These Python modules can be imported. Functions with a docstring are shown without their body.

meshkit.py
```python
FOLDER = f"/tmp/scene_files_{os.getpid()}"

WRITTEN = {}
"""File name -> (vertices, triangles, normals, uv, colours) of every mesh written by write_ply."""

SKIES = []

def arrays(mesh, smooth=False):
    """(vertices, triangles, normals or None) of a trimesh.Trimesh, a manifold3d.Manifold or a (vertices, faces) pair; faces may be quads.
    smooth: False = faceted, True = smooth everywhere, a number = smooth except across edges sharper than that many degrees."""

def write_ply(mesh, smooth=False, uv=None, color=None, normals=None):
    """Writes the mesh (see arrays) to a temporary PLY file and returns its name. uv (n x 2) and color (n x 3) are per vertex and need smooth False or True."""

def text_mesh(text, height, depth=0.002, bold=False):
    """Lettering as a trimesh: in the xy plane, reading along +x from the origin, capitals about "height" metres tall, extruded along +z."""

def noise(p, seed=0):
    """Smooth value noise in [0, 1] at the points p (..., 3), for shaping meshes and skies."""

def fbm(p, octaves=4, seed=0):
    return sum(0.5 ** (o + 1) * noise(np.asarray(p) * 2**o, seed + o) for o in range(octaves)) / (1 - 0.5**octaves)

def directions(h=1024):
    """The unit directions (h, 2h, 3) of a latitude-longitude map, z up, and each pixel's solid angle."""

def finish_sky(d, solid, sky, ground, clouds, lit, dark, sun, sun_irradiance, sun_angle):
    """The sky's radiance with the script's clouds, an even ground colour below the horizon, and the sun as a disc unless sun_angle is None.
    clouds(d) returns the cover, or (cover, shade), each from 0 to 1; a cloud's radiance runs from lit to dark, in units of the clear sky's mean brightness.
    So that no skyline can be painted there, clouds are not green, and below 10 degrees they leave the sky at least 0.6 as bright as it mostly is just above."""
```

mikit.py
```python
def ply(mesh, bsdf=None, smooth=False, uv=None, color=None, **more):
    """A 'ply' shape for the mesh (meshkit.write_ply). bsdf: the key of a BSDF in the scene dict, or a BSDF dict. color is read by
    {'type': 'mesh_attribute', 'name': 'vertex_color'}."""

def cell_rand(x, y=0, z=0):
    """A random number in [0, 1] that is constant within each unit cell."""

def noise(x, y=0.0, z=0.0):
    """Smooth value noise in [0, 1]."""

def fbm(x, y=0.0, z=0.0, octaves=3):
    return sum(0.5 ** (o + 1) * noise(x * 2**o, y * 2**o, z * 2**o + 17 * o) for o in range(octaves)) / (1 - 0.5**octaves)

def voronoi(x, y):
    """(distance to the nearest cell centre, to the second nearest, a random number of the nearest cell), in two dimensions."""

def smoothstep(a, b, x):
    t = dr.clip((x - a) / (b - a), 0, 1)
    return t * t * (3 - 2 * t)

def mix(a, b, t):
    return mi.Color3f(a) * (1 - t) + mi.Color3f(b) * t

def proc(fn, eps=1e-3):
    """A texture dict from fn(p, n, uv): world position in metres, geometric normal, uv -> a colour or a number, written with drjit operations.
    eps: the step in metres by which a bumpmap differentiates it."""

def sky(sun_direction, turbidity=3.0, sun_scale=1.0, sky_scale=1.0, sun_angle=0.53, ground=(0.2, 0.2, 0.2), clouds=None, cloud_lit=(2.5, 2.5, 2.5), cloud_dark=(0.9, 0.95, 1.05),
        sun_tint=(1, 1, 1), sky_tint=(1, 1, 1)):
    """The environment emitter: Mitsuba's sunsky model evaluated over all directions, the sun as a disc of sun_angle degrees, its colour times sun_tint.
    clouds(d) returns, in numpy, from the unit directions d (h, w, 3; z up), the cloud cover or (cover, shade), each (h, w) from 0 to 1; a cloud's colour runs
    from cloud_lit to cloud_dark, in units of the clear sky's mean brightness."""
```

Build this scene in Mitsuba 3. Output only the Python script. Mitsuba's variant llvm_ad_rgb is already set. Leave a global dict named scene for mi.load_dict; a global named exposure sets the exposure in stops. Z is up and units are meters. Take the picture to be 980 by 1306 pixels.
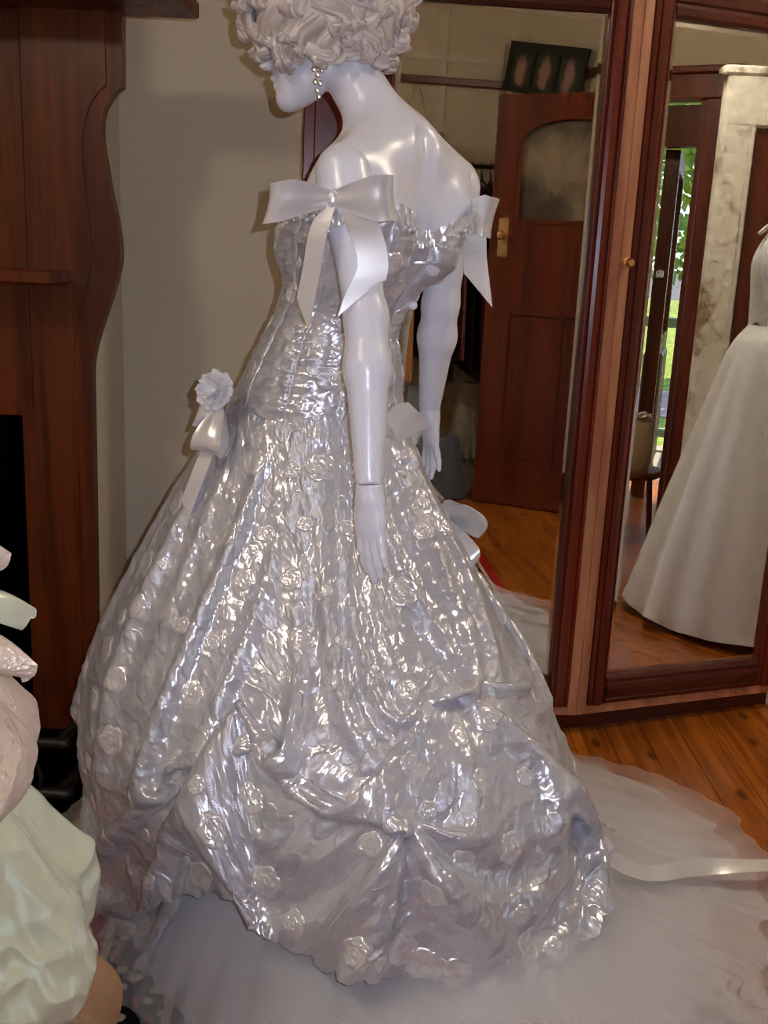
import math, random, numpy as np, trimesh, drjit as dr, mitsuba as mi, mikit, meshkit
import manifold3d as m3
from shapely.geometry import Polygon, LineString
from mikit import noise, fbm, voronoi, cell_rand, smoothstep, mix
T = mi.ScalarTransform4f
scene, labels = {}, {}
# ------------------------------------------------------------------ camera
FOC, PITCH, ROLL, CAM = 1300.0, math.radians(14.0), math.radians(2.6), np.array([0.0, 0.0, 1.25])
fw = np.array([0, math.cos(PITCH), -math.sin(PITCH)])
_r0 = np.array([1.0, 0, 0]); _u0 = np.cross(_r0, fw)
_rt = math.cos(ROLL) * _r0 + math.sin(ROLL) * _u0
up = np.cross(_rt, fw)
scene['camera'] = {'type': 'perspective', 'fov_axis': 'x', 'fov': math.degrees(2 * math.atan(490 / FOC)), 'near_clip': 0.02, 'far_clip': 200.0,
                   'to_world': T().look_at(origin=CAM.tolist(), target=(CAM + fw).tolist(), up=up.tolist())}
# ------------------------------------------------------------------ light
exposure = 1.0
scene['sky'] = mikit.sky([0.55, -0.35, 0.75], turbidity=3.5, sun_scale=3.0, sky_scale=6.0)
# the flash of the camera, just right of its lens
scene['camera_flash'] = {'type': 'spot', 'to_world': T().look_at(origin=[0.045, 0.0, 1.285], target=[0.02, 1.9, 1.02], up=[0, 0, 1]),
                         'intensity': {'type': 'rgb', 'value': [1.58, 1.70, 2.10]}, 'cutoff_angle': 50.0, 'beam_width': 20.0}
UNSEEN_LAMP = [23.0, 20.0, 16.0]          # unseen ceiling lamps that light the room (their glass shades emit)
# ------------------------------------------------------------------ helpers
def lin(h):
    h = h.lstrip('#'); c = [int(h[i:i + 2], 16) / 255 for i in (0, 2, 4)]
    return [x / 12.92 if x <= 0.04045 else ((x + 0.055) / 1.055) ** 2.4 for x in c]
def rgb(h): return {'type': 'rgb', 'value': lin(h) if isinstance(h, str) else list(h)}
def numbered(name, pool):
    if name not in pool: return name
    k = 1
    while f'{name}_{k:03d}' in pool: k += 1
    return f'{name}_{k:03d}'
_used = set()
def key(name, parent=None):
    k = numbered((parent + '__' if parent else '') + name, _used); _used.add(k); return k
def put(name, mesh, bsdf, parent=None, smooth=False, uv=None, **kw):
    """one mesh = one entry; a part when parent is given"""
    k = key(name, parent)
    scene[k] = mikit.ply(mesh, bsdf, smooth=smooth, uv=uv, **kw)
    return k
def thing(name, label, cat, group=None):
    k = key(name); labels[k] = {'label': label, 'category': cat}
    if group: labels[k]['group'] = group
    return k
def tag(k, label=None, cat=None, group=None, kind=None):
    d = labels.setdefault(k, {})
    for a, b in (('label', label), ('category', cat), ('group', group), ('kind', kind)):
        if b: d[a] = b
    return k
def struct(name, mesh, bsdf, parent=None, smooth=False, uv=None):
    k = put(name, mesh, bsdf, parent, smooth, uv)
    if parent is None: labels[k] = {'kind': 'structure'}
    return k
def cat(ms):
    vs, fs, n = [], [], 0
    for m in ms:
        if hasattr(m, 'to_mesh'):
            q = m.to_mesh(); m = (np.array(q.vert_properties[:, :3]), np.array(q.tri_verts))
        v, f = (m.vertices, m.faces) if hasattr(m, 'vertices') else m
        vs.append(np.asarray(v, float)); fs.append(np.asarray(f) + n); n += len(v)
    return trimesh.Trimesh(np.vstack(vs), np.vstack(fs), process=False)
def box(x0, x1, y0, y1, z0, z1, ch=0.0):
    """a box, its edges chamfered by ch"""
    if ch <= 0:
        m = trimesh.creation.box(extents=(x1 - x0, y1 - y0, z1 - z0)); m.apply_translation(((x0 + x1) / 2, (y0 + y1) / 2, (z0 + z1) / 2)); return m
    pts = []
    for sx in (0, 1):
        for sy in (0, 1):
            for sz in (0, 1):
                c = np.array([(x0, x1)[sx], (y0, y1)[sy], (z0, z1)[sz]]); d = np.array([1 - 2 * sx, 1 - 2 * sy, 1 - 2 * sz]) * ch
                for a in range(3):
                    q = c + d; q[a] = c[a]; pts.append(q)
    return trimesh.Trimesh(np.array(pts)).convex_hull
def frame_mat(o, x, y, z):
    M = np.eye(4); M[:3, 0], M[:3, 1], M[:3, 2], M[:3, 3] = x, y, z, o; return M
def moved(m, M):
    m = m.copy(); m.apply_transform(M); return m
def prism(poly, h, M=None, ch=0):
    """polygon in xy extruded along z by h"""
    g = poly if hasattr(poly, 'exterior') else Polygon(poly)
    m = trimesh.creation.extrude_polygon(g, h, engine='earcut')
    if M is not None: m.apply_transform(M)
    return m
def smooth_curve(P, n=16, closed=False):
    """Catmull-Rom through the points"""
    P = np.asarray(P, float)
    Q = np.vstack([P[-1:], P, P[:2]]) if closed else np.vstack([2 * P[0] - P[1], P, 2 * P[-1] - P[-2]])
    out = []
    for i in range(1, len(Q) - 2):
        t = np.linspace(0, 1, n, endpoint=False)[:, None]
        a, b, c, d = Q[i - 1], Q[i], Q[i + 1], Q[i + 2]
        out.append(0.5 * (2 * b + (c - a) * t + (2 * a - 5 * b + 4 * c - d) * t ** 2 + (3 * b - a - 3 * c + d) * t ** 3))
    return np.vstack(out + ([] if closed else [P[-1:]]))
def grid_faces(nu, nv, wrap_u=False):
    """quads of an (nv rows, nu columns) grid of vertices"""
    j, i = np.meshgrid(np.arange(nv - 1), np.arange(nu if wrap_u else nu - 1), indexing='ij')
    a = j * nu + i; b = j * nu + (i + 1) % nu; c = (j + 1) * nu + (i + 1) % nu; d = (j + 1) * nu + i
    return np.vstack([np.stack([a, b, c], -1).reshape(-1, 3), np.stack([a, c, d], -1).reshape(-1, 3)])
def tube(path, rad, n=10, cap=True):
    """a tube along the path; rad a number or one per point"""
    P = np.asarray(path, float); R = np.broadcast_to(np.asarray(rad, float), (len(P),))
    Tn = np.gradient(P, axis=0); Tn /= np.linalg.norm(Tn, axis=1, keepdims=True) + 1e-12
    a = np.cross(Tn[0], [0.31, 0.87, 0.39]); a /= np.linalg.norm(a); rows = []
    for k in range(len(P)):
        a = a - Tn[k] * (a @ Tn[k]); a /= np.linalg.norm(a); b = np.cross(Tn[k], a)
        t = np.arange(n) * 2 * np.pi / n
        rows.append(P[k] + R[k] * (np.cos(t)[:, None] * a + np.sin(t)[:, None] * b))
    v = np.vstack(rows); f = grid_faces(n, len(P), True)
    if cap:
        v = np.vstack([v, P[:1], P[-1:]]); i = np.arange(n); N = len(P) * n
        f = np.vstack([f, np.stack([i * 0 + N, (i + 1) % n, i], 1), np.stack([i * 0 + N + 1, N - n + i, N - n + (i + 1) % n], 1)])
    return trimesh.Trimesh(v, f, process=False)
def lathe(prof, n=32, M=None):
    """profile of (radius, z)"""
    m = trimesh.creation.revolve(np.asarray(prof, float), sections=n)
    if M is not None: m.apply_transform(M)
    return m
def ribbon(path, width_dirs, thick=0.0012, nseg=1):
    """a strip of cloth along path; width_dirs: vector from its centre line to one edge, per point; it has two sides and a thickness"""
    P, W = np.asarray(path, float), np.asarray(width_dirs, float)
    rows = np.stack([P + W * s for s in np.linspace(-1, 1, nseg + 2)], 1); nu = nseg + 2
    v = rows.reshape(-1, 3); f = grid_faces(nu, len(P))
    return trimesh.Trimesh(v, f, process=False)
def surface_nets(fn, lo, hi, h):
    """the zero surface of fn(points (n,3)) -> (n,), inside negative, as a trimesh (naive surface nets)"""
    lo, hi = np.asarray(lo, float), np.asarray(hi, float)
    n = np.ceil((hi - lo) / h).astype(int) + 1
    ax = [lo[k] + h * np.arange(n[k]) for k in range(3)]
    # the fine grid is evaluated only near the surface that a coarse grid finds
    st = 4; nc = (n + st - 1) // st + 1
    Gc = np.stack(np.meshgrid(*[lo[k] + h * st * np.arange(nc[k]) for k in range(3)], indexing='ij'), -1)
    Dc = fn(Gc.reshape(-1, 3)).reshape(nc)
    near = np.abs(Dc) < h * st * 3.2; pd_ = np.pad(near, 1); m = np.zeros_like(near)
    for a in (0, 1, 2):
        for b in (0, 1, 2):
            for c in (0, 1, 2): m |= pd_[a:a + nc[0], b:b + nc[1], c:c + nc[2]]
    rep = lambda A: A.repeat(st, 0).repeat(st, 1).repeat(st, 2)[:n[0], :n[1], :n[2]]
    D = rep(Dc).copy(); I_ = np.argwhere(rep(m))
    val = np.concatenate([fn(lo + h * I_[i:i + 300000]) for i in range(0, len(I_), 300000)])
    D[I_[:, 0], I_[:, 1], I_[:, 2]] = val
    S = D < 0
    cells = np.zeros(n - 1); acc = np.zeros((*(n - 1), 3))
    sl = lambda a, o: slice(o, a - 1 + o)
    corner = {(i, j, k): (sl(n[0], i), sl(n[1], j), sl(n[2], k)) for i in (0, 1) for j in (0, 1) for k in (0, 1)}
    for c in corner:
        for axis in range(3):
            if c[axis]: continue
            e = list(c); e[axis] = 1; e = tuple(e)
            d0, d1 = D[corner[c]], D[corner[e]]
            x = (d0 < 0) != (d1 < 0)
            t = np.where(x, d0 / np.where(x, d0 - d1, 1), 0)
            cells += x
            for k in range(3): acc[..., k] += np.where(x, c[k] + (t if k == axis else 0), 0)
    act = cells > 0
    idx = -np.ones(n - 1, int); idx[act] = np.arange(act.sum())
    I = np.argwhere(act)
    V = lo + h * (I + acc[act] / cells[act][:, None])
    F = []
    for axis in range(3):
        o = [np.s_[1:-1]] * 3; o[axis] = np.s_[:-1]; p = list(o); p[axis] = np.s_[1:]
        s0, s1 = S[tuple(o)], S[tuple(p)]
        cr = np.argwhere(s0 != s1); flip = s0[s0 != s1]
        if not len(cr): continue
        off = np.ones(3, int); off[axis] = 0
        b = cr + off
        u, w = (axis + 1) % 3, (axis + 2) % 3
        eu, ew = np.eye(3, dtype=int)[u], np.eye(3, dtype=int)[w]
        g = lambda q: idx[q[:, 0], q[:, 1], q[:, 2]]
        q = np.stack([g(b - eu - ew), g(b - ew), g(b), g(b - eu)], 1)
        q = np.where(flip[:, None], q, q[:, ::-1])
        F.append(q[(q >= 0).all(1)])
    F = np.vstack(F)
    F = np.vstack([F[:, [0, 1, 2]], F[:, [0, 2, 3]]])
    from scipy.sparse import coo_matrix
    from scipy.sparse.csgraph import connected_components
    lab = connected_components(coo_matrix((np.ones(len(F) * 2), (np.r_[F[:, 0], F[:, 1]], np.r_[F[:, 1], F[:, 2]])), (len(V), len(V))), directed=False)[1]
    best = np.bincount(lab).argmax(); F = F[lab[F[:, 0]] == best]           # crumbs are dropped
    return trimesh.Trimesh(V, F, process=False)
def smin(a, b, k): 
    h = np.clip(0.5 + 0.5 * (b - a) / k, 0, 1); return b * (1 - h) + a * h - k * h * (1 - h)
def smax(a, b, k): return -smin(-a, -b, k)
def sd_cone(p, a, b, ra, rb):
    """a capsule whose radius runs from ra to rb"""
    a, b = np.asarray(a, float), np.asarray(b, float); ba = b - a
    t = np.clip(((p - a) @ ba) / (ba @ ba), 0, 1)
    return np.linalg.norm(p - a - t[:, None] * ba, axis=1) - (ra + (rb - ra) * t)
def sd_ell(p, c, R, r):
    """an ellipsoid; the columns of R are its axes"""
    q = (p - np.asarray(c)) @ R; r = np.asarray(r, float)
    k0 = np.linalg.norm(q / r, axis=1); k1 = np.linalg.norm(q / r ** 2, axis=1)
    return k0 * (k0 - 1) / np.maximum(k1, 1e-9)
def taubin(m, n=8, cap=0.005):
    """smooths without shrinking; no vertex moves farther than cap"""
    from scipy.sparse import coo_matrix, diags
    used = np.unique(m.faces); re = -np.ones(len(m.vertices), int); re[used] = np.arange(len(used))
    V0 = np.asarray(m.vertices)[used]; F = re[m.faces]
    i, j = np.r_[F[:, 0], F[:, 1], F[:, 2]], np.r_[F[:, 1], F[:, 2], F[:, 0]]
    A = coo_matrix((np.ones(len(i)), (i, j)), (len(V0), len(V0))).tocsr(); A = ((A + A.T) > 0).astype(float)
    L = diags(1 / np.maximum(np.asarray(A.sum(1)).ravel(), 1)) @ A
    V = V0.copy()
    for _ in range(n):
        V = V + 0.5 * (L @ V - V); V = V - 0.52 * (L @ V - V)
    d = V - V0; k = np.linalg.norm(d, axis=1, keepdims=True)
    return trimesh.Trimesh(V0 + d * np.minimum(1, cap / np.maximum(k, 1e-12)), F, process=False)
# ------------------------------------------------------------------ materials
def ref(k): return {'type': 'ref', 'id': k}
def principled(base, rough=0.5, **kw):
    return {'type': 'twosided', 'b': {'type': 'principled', 'base_color': rgb(base) if not isinstance(base, dict) else base, 'roughness': rough, **kw}}
def bumped(bsdf, fn, scale=1.0, eps=1e-3):
    return {'type': 'twosided', 'b': {'type': 'bumpmap', 'tex': mikit.proc(fn, eps), 'scale': scale, 'b': bsdf['b'] if bsdf['type'] == 'twosided' else bsdf}}
def wood(a, b, sx, sy, sz, tone=0.35, cx=0, cy=0, cz=0):
    """grain stretched along the axis with the small factor; cx.. > 0: each board its own tone"""
    A, B = lin(a), lin(b)
    def f(p, n, uv):
        w = fbm(p.x * sx * 0.12 + 3, p.y * sy * 0.12, p.z * sz * 0.12, 3) * 3
        g = fbm(p.x * sx + w, p.y * sy + w, p.z * sz + w, 3)
        s = 0.5 + 0.5 * dr.sin((p.x * sx + p.y * sy + p.z * sz) * 0.5 + w * 4)
        t = g * 0.65 + s * 0.2 + 0.15 * fbm(p.x * sx * 4, p.y * sy * 4, p.z * sz * 4, 2)
        c = mix(A, B, smoothstep(0.25, 0.75, t))
        return c * (1 - tone * 0.5 + tone * fbm(p.x * 3, p.y * 3, p.z * 3, 2))
    return mikit.proc(f)
scene['mat_mantel'] = principled(wood('#3c1506', '#5c2608', 55, 55, 2.2), 0.36, specular=0.4)
scene['mat_wardrobe'] = principled(wood('#431007', '#611d0a', 45, 45, 2.5), 0.25, specular=0.5, clearcoat=0.3, clearcoat_gloss=0.85)
scene['mat_wardrobe_h'] = principled(wood('#3a0f07', '#4b150a', 3, 45, 45), 0.28, specular=0.5, clearcoat=0.3, clearcoat_gloss=0.85)
scene['mat_border'] = principled(wood('#93583c', '#b07a58', 50, 50, 4.0), 0.5)
scene['mat_door'] = principled(wood('#4f1c0a', '#722d12', 40, 40, 2.0), 0.35)
scene['mat_mirror'] = {'type': 'twosided', 'b': {'type': 'conductor', 'material': 'none', 'specular_reflectance': rgb([0.80, 0.81, 0.80])}}
scene['mat_brass'] = {'type': 'twosided', 'b': {'type': 'roughconductor', 'material': 'Cu', 'alpha': 0.18, 'specular_reflectance': rgb([0.95, 0.9, 0.55])}}
WALL = lin('#cfc2aa')
scene['mat_wall'] = bumped(principled(mikit.proc(lambda p, n, uv: mi.Color3f(WALL) * (0.96 + 0.06 * fbm(p.x * 2.2, p.y * 2.2, p.z * 2.2, 3))), 0.7, specular=0.25),
                           lambda p, n, uv: fbm(p.x * 60, p.y * 60, p.z * 60, 2), 0.0012, 2e-3)
scene['mat_ceiling'] = principled('#d8d0bf', 0.8, specular=0.1)
def floorcol(p, n, uv):
    bx = dr.floor((p.x + 3) / 0.105)
    r = cell_rand(bx, 3)
    w = fbm(p.x * 6 + bx * 7, p.y * 1.2, 0, 3) * 3
    g = fbm(p.x * 70 + w, p.y * 3 + bx * 5 + w, 0, 3)
    knot = voronoi(p.x * 5 + bx, p.y * 2.2)[0]
    c = mix(lin('#83400f'), lin('#ac611d'), smoothstep(0.2, 0.8, g)) * (0.8 + 0.4 * r)
    return c * (0.35 + 0.65 * smoothstep(0.03, 0.08, knot))
scene['mat_floor'] = principled(mikit.proc(floorcol), 0.24, specular=0.5)
scene['mat_black_iron'] = principled('#0b0a0a', 0.5)
scene['mat_void'] = principled('#050403', 0.9, specular=0.0)
# ================================================================== the room
ROOM = [(-2.3, 2.85), (-2.3, -0.87), (1.19, -0.87), (1.72, 0.22), (2.72, 0.22), (3.55, 2.05), (3.55, 2.85)]
CEIL = 2.6
def wall_between(name, a, b, z0=0.0, z1=CEIL, holes=(), t=0.12):
    """a wall from a to b, its thickness outside; holes in (s0, s1, z0, z1)"""
    a, b = np.array(a), np.array(b); L = np.linalg.norm(b - a); d = (b - a) / L; n = np.array([-d[1], d[0]])
    from shapely.geometry import box as sbox
    g = sbox(0, z0, L, z1)
    for h in holes: g = g.difference(sbox(h[0], h[2], h[1], h[3]))
    M = frame_mat([a[0], a[1], 0], [d[0], d[1], 0], [0, 0, 1], [d[1], -d[0], 0])
    return struct(name, moved(cat([trimesh.creation.extrude_polygon(q, t, engine='earcut') for q in getattr(g, 'geoms', [g])]), M), 'mat_wall'), a, d
# corners go anticlockwise seen from above, so the outside is to the right of each wall
wall_between('wall_left', ROOM[0], ROOM[1])
wall_between('wall_rear', ROOM[1], ROOM[2])
wall_between('wall_rear_angled', ROOM[2], ROOM[3])
wall_between('wall_side', ROOM[3], ROOM[4])
DW = dict(s0=0.10, s1=0.90, top=2.08)
_, DA, DD = wall_between('wall_doorway', ROOM[4], ROOM[5], holes=[(DW['s0'], DW['s1'], -0.01, DW['top'])])
wall_between('wall_right', ROOM[5], ROOM[6])
wall_between('wall_back', ROOM[6], ROOM[0])
# the chimney breast behind the mantel
struct('wall_chimney_breast', box(-2.3, -0.745, 2.46, 2.85, 0, CEIL), 'mat_wall')
struct('ceiling', box(-2.42, 3.7, -1.0, 2.97, CEIL, CEIL + 0.1), 'mat_ceiling')
fl = struct('floor', box(-2.42, 3.7, -1.0, 2.97, -0.08, -0.012), 'mat_void')
for k in range(58):
    x0 = -2.4 + 0.105 * k
    put('board', box(x0 + 0.0009, x0 + 0.1041, -0.99, 2.96, -0.012, 0.0, 0.0008), 'mat_floor', fl)
def rail(name, a, b, z0, z1, depth, bsdf):
    a, b = np.array(a), np.array(b); L = np.linalg.norm(b - a); d = (b - a) / L
    M = frame_mat([a[0], a[1], 0], [d[0], d[1], 0], [-d[1], d[0], 0], [0, 0, 1])
    return struct(name, moved(box(0, L, 0.0, depth, z0, z1, 0.004), M), bsdf)
for k in range(5):
    rail(f'trim_{k+1}', ROOM[k], ROOM[k + 1], 2.185, 2.225, 0.03, 'mat_mantel') if k not in (4,) else None
for k in range(4):
    rail('baseboard_' + ('left', 'rear', 'angled', 'side')[k], ROOM[k], ROOM[k + 1], 0.0, 0.16, 0.018, 'mat_mantel')
rail('baseboard_back', (-0.24, 2.85), (-0.745, 2.85), 0.0, 0.16, 0.018, 'mat_mantel')
# ================================================================== wardrobe with two mirror doors
AL, TH = math.radians(5.0), math.radians(20.0)
PC = np.array([0.55, 2.57, 0.0])                       # the corner where the doors meet
D1 = np.array([math.cos(AL), math.sin(AL), 0]); D2 = np.array([math.cos(TH), math.sin(TH), 0]); UP = np.array([0, 0, 1.0])
war = thing('mirrored_wardrobe', 'tall red-brown wooden wardrobe with two angled mirror doors', 'wardrobe')
DEP = 0.022
def inset(o, d, s):
    n = np.cross(d, UP); return o - n * s              # n points into the room
n1, n2 = np.cross(D1, UP), np.cross(D2, UP)
lf = PC - 0.78 * D1
A = inset(lf, D1, DEP); B = PC - (n1 + n2) / 2 * DEP; Cc = inset(PC + 0.70 * D2, D2, DEP)
body = Polygon([A[:2], B[:2], Cc[:2], (Cc[0] + 0.02, 2.84), (A[0] + 0.0, 2.84)])
put('carcass', prism(body, 1.93, T_ := frame_mat([0, 0, 0.06], [1, 0, 0], [0, 1, 0], [0, 0, 1])), 'mat_wardrobe', war)
Ai, Bi, Ci = inset(lf, D1, 0.05) + 0.02 * D1, PC - (n1 + n2) / 2 * 0.05, inset(PC + 0.69 * D2, D2, 0.05)
put('plinth', prism(Polygon([Ai[:2], Bi[:2], Ci[:2], (Ci[0], 2.83), (Ai[0], 2.83)]), 0.0595), 'mat_wardrobe_h', war)
cor = body.buffer(0.045, join_style=2).intersection(Polygon([(-1, 0), (2, 0), (2, 2.845), (-1, 2.845)]))
put('cornice', cat([prism(cor, 0.05, frame_mat([0, 0, 2.03], [1, 0, 0], [0, 1, 0], [0, 0, 1])),
                    prism(body.buffer(0.02, join_style=2).intersection(Polygon([(-1, 0), (2, 0), (2, 2.845), (-1, 2.845)])), 0.04, frame_mat([0, 0, 1.99], [1, 0, 0], [0, 1, 0], [0, 0, 1]))]), 'mat_wardrobe_h', war)
# the flat panel left of the first door
Mp = frame_mat(PC, D1, n1, UP)
put('side_panel', moved(cat([box(-0.78, -0.662, -DEP, 0.0, 0.062, 1.99, 0.003), box(-0.755, -0.687, -0.002, 0.004, 0.12, 1.93, 0.003)]), Mp), 'mat_wardrobe', war)
def member(o, d, n, s0, s1, z0, z1, prof, axis):
    """a moulded frame member: prof = (across, out) points, across in 0..1"""
    P = np.asarray(prof, float)
    w = (s1 - s0) if axis == 'z' else (z1 - z0)
    pts = np.vstack([P * [w, 1], [[w, -DEP], [0, -DEP]]])
    m = trimesh.creation.extrude_polygon(Polygon(pts), (z1 - z0) if axis == 'z' else (s1 - s0), engine='earcut')
    if axis == 'z': M = frame_mat(o + d * s0 + UP * z0, d, n, UP)
    else: M = frame_mat(o + d * s0 + UP * z0, UP, n, d)
    m.apply_transform(M); return m
PROF = [(0, 0.0), (0.02, 0.006), (0.16, 0.008), (0.2, 0.004), (0.26, 0.004), (0.3, 0.009), (0.55, 0.011), (0.72, 0.009), (0.76, 0.003), (0.82, 0.003), (0.86, 0.006), (0.94, 0.004), (1, -0.006)]
REV = [(1 - a, b) for a, b in PROF[::-1]]
def wardrobe_door(o, d, s0, s1, knob_s, kz):
    n = np.cross(d, UP); bw, fwid, zb, zt = 0.028, 0.055, 0.062, 1.985
    dk = key('door', war)
    M = frame_mat(o, d, n, UP)
    # light edging
    for a in (box(s0 + .0008, s0 + bw, -DEP, 0.0, zb, zt, .002), box(s1 - bw, s1 - .0008, -DEP, 0.0, zb, zt, .002), box(s0 + bw, s1 - bw, -DEP, 0.0, zb, zb + bw, .002), box(s0 + bw, s1 - bw, -DEP, 0.0, zt - bw, zt, .002)):
        put('edging', moved(a, M), 'mat_border', dk)
    a0, a1, b0, b1 = s0 + bw, s1 - bw, zb + bw, zt - bw - 0.045
    put('stile', member(o, d, n, a0, a0 + fwid, b0, zt - bw, PROF, 'z'), 'mat_wardrobe', dk)
    put('stile', member(o, d, n, a1 - fwid, a1, b0, zt - bw, REV, 'z'), 'mat_wardrobe', dk)
    put('rail', member(o, d, n, a0 + fwid, a1 - fwid, b0, b0 + 0.08, PROF, 's'), 'mat_wardrobe_h', dk)
    put('rail', member(o, d, n, a0 + fwid, a1 - fwid, zt - bw - 0.135, zt - bw, REV, 's'), 'mat_wardrobe_h', dk)
    m0, m1, c0, c1 = a0 + fwid, a1 - fwid, b0 + 0.08, zt - bw - 0.135
    bv = 0.014
    # the mirror: a flat sheet with a bevelled rim
    o_ = np.array([[m0, -0.012, c0], [m1, -0.012, c0], [m1, -0.012, c1], [m0, -0.012, c1]]); i_ = np.array([[m0 + bv, -0.010, c0 + bv], [m1 - bv, -0.010, c0 + bv], [m1 - bv, -0.010, c1 - bv], [m0 + bv, -0.010, c1 - bv]])
    put('mirror', moved(trimesh.Trimesh(i_, [[0, 1, 2], [0, 2, 3]], process=False), M), 'mat_mirror', dk)
    f = []
    for k in range(4): f += [[k, (k + 1) % 4, 4 + (k + 1) % 4], [k, 4 + (k + 1) % 4, 4 + k]]
    put('mirror_bevel', moved(trimesh.Trimesh(np.vstack([o_, i_]), f, process=False), M), 'mat_mirror', dk)
    if knob_s is not None:
        kn = lathe([(0, 0.03), (.008, .029), (.0115, .024), (.011, .018), (.006, .012), (.006, .004), (.013, .003), (.013, 0), (0, 0)], 20, frame_mat(o + d * knob_s + UP * kz, d, UP, n))
        put('knob', kn, 'mat_brass', dk, smooth=40); tag(dk + '__knob' if False else dk + '__knob', 'small brass knob')
    return dk
wardrobe_door(PC, D1, -0.655, 0.0, None, 0)
wardrobe_door(PC, D2, 0.0, 0.67, 0.014, 1.264)
# ================================================================== fireplace mantel at the left
man = thing('fireplace_mantel', 'dark wooden fireplace surround with an S-curved side board and shelf, by the cream wall', 'fireplace')
K = 2.42 / 2.2
def mx(x): return x * K
def mz(z): return 1.25 + (z - 1.25) * K
edge = [(-0.566, 1.70), (-0.568, 1.562), (-0.585, 1.547), (-0.605, 1.516), (-0.612, 1.478), (-0.609, 1.44), (-0.597, 1.364), (-0.582, 1.287), (-0.578, 1.231), (-0.584, 1.191), (-0.602, 1.133), (-0.623, 1.075), (-0.638, 1.024), (-0.644, 0.974), (-0.645, 0.836), (-0.647, 0.586), (-0.650, 0.302), (-0.653, 0.12)]
E_ = np.vstack([np.array(edge[:2]), smooth_curve(edge[1:], 6)])
E_ = np.stack([mx(E_[:, 0]), mz(E_[:, 1])], 1)
left = mx(-0.772)
poly = Polygon(np.vstack([E_, [[E_[-1, 0], 0.0], [mx(-0.80), 0.0], [mx(-0.798), mz(0.88)], [left, mz(0.9)], [left, E_[0, 1]]]]))
MF = lambda y: frame_mat([0, y, 0], [1, 0, 0], [0, 0, 1], [0, -1, 0])
put('side_board', prism(poly.buffer(-0.001).buffer(0.001), 0.035, MF(2.455)), 'mat_mantel', man)
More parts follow.
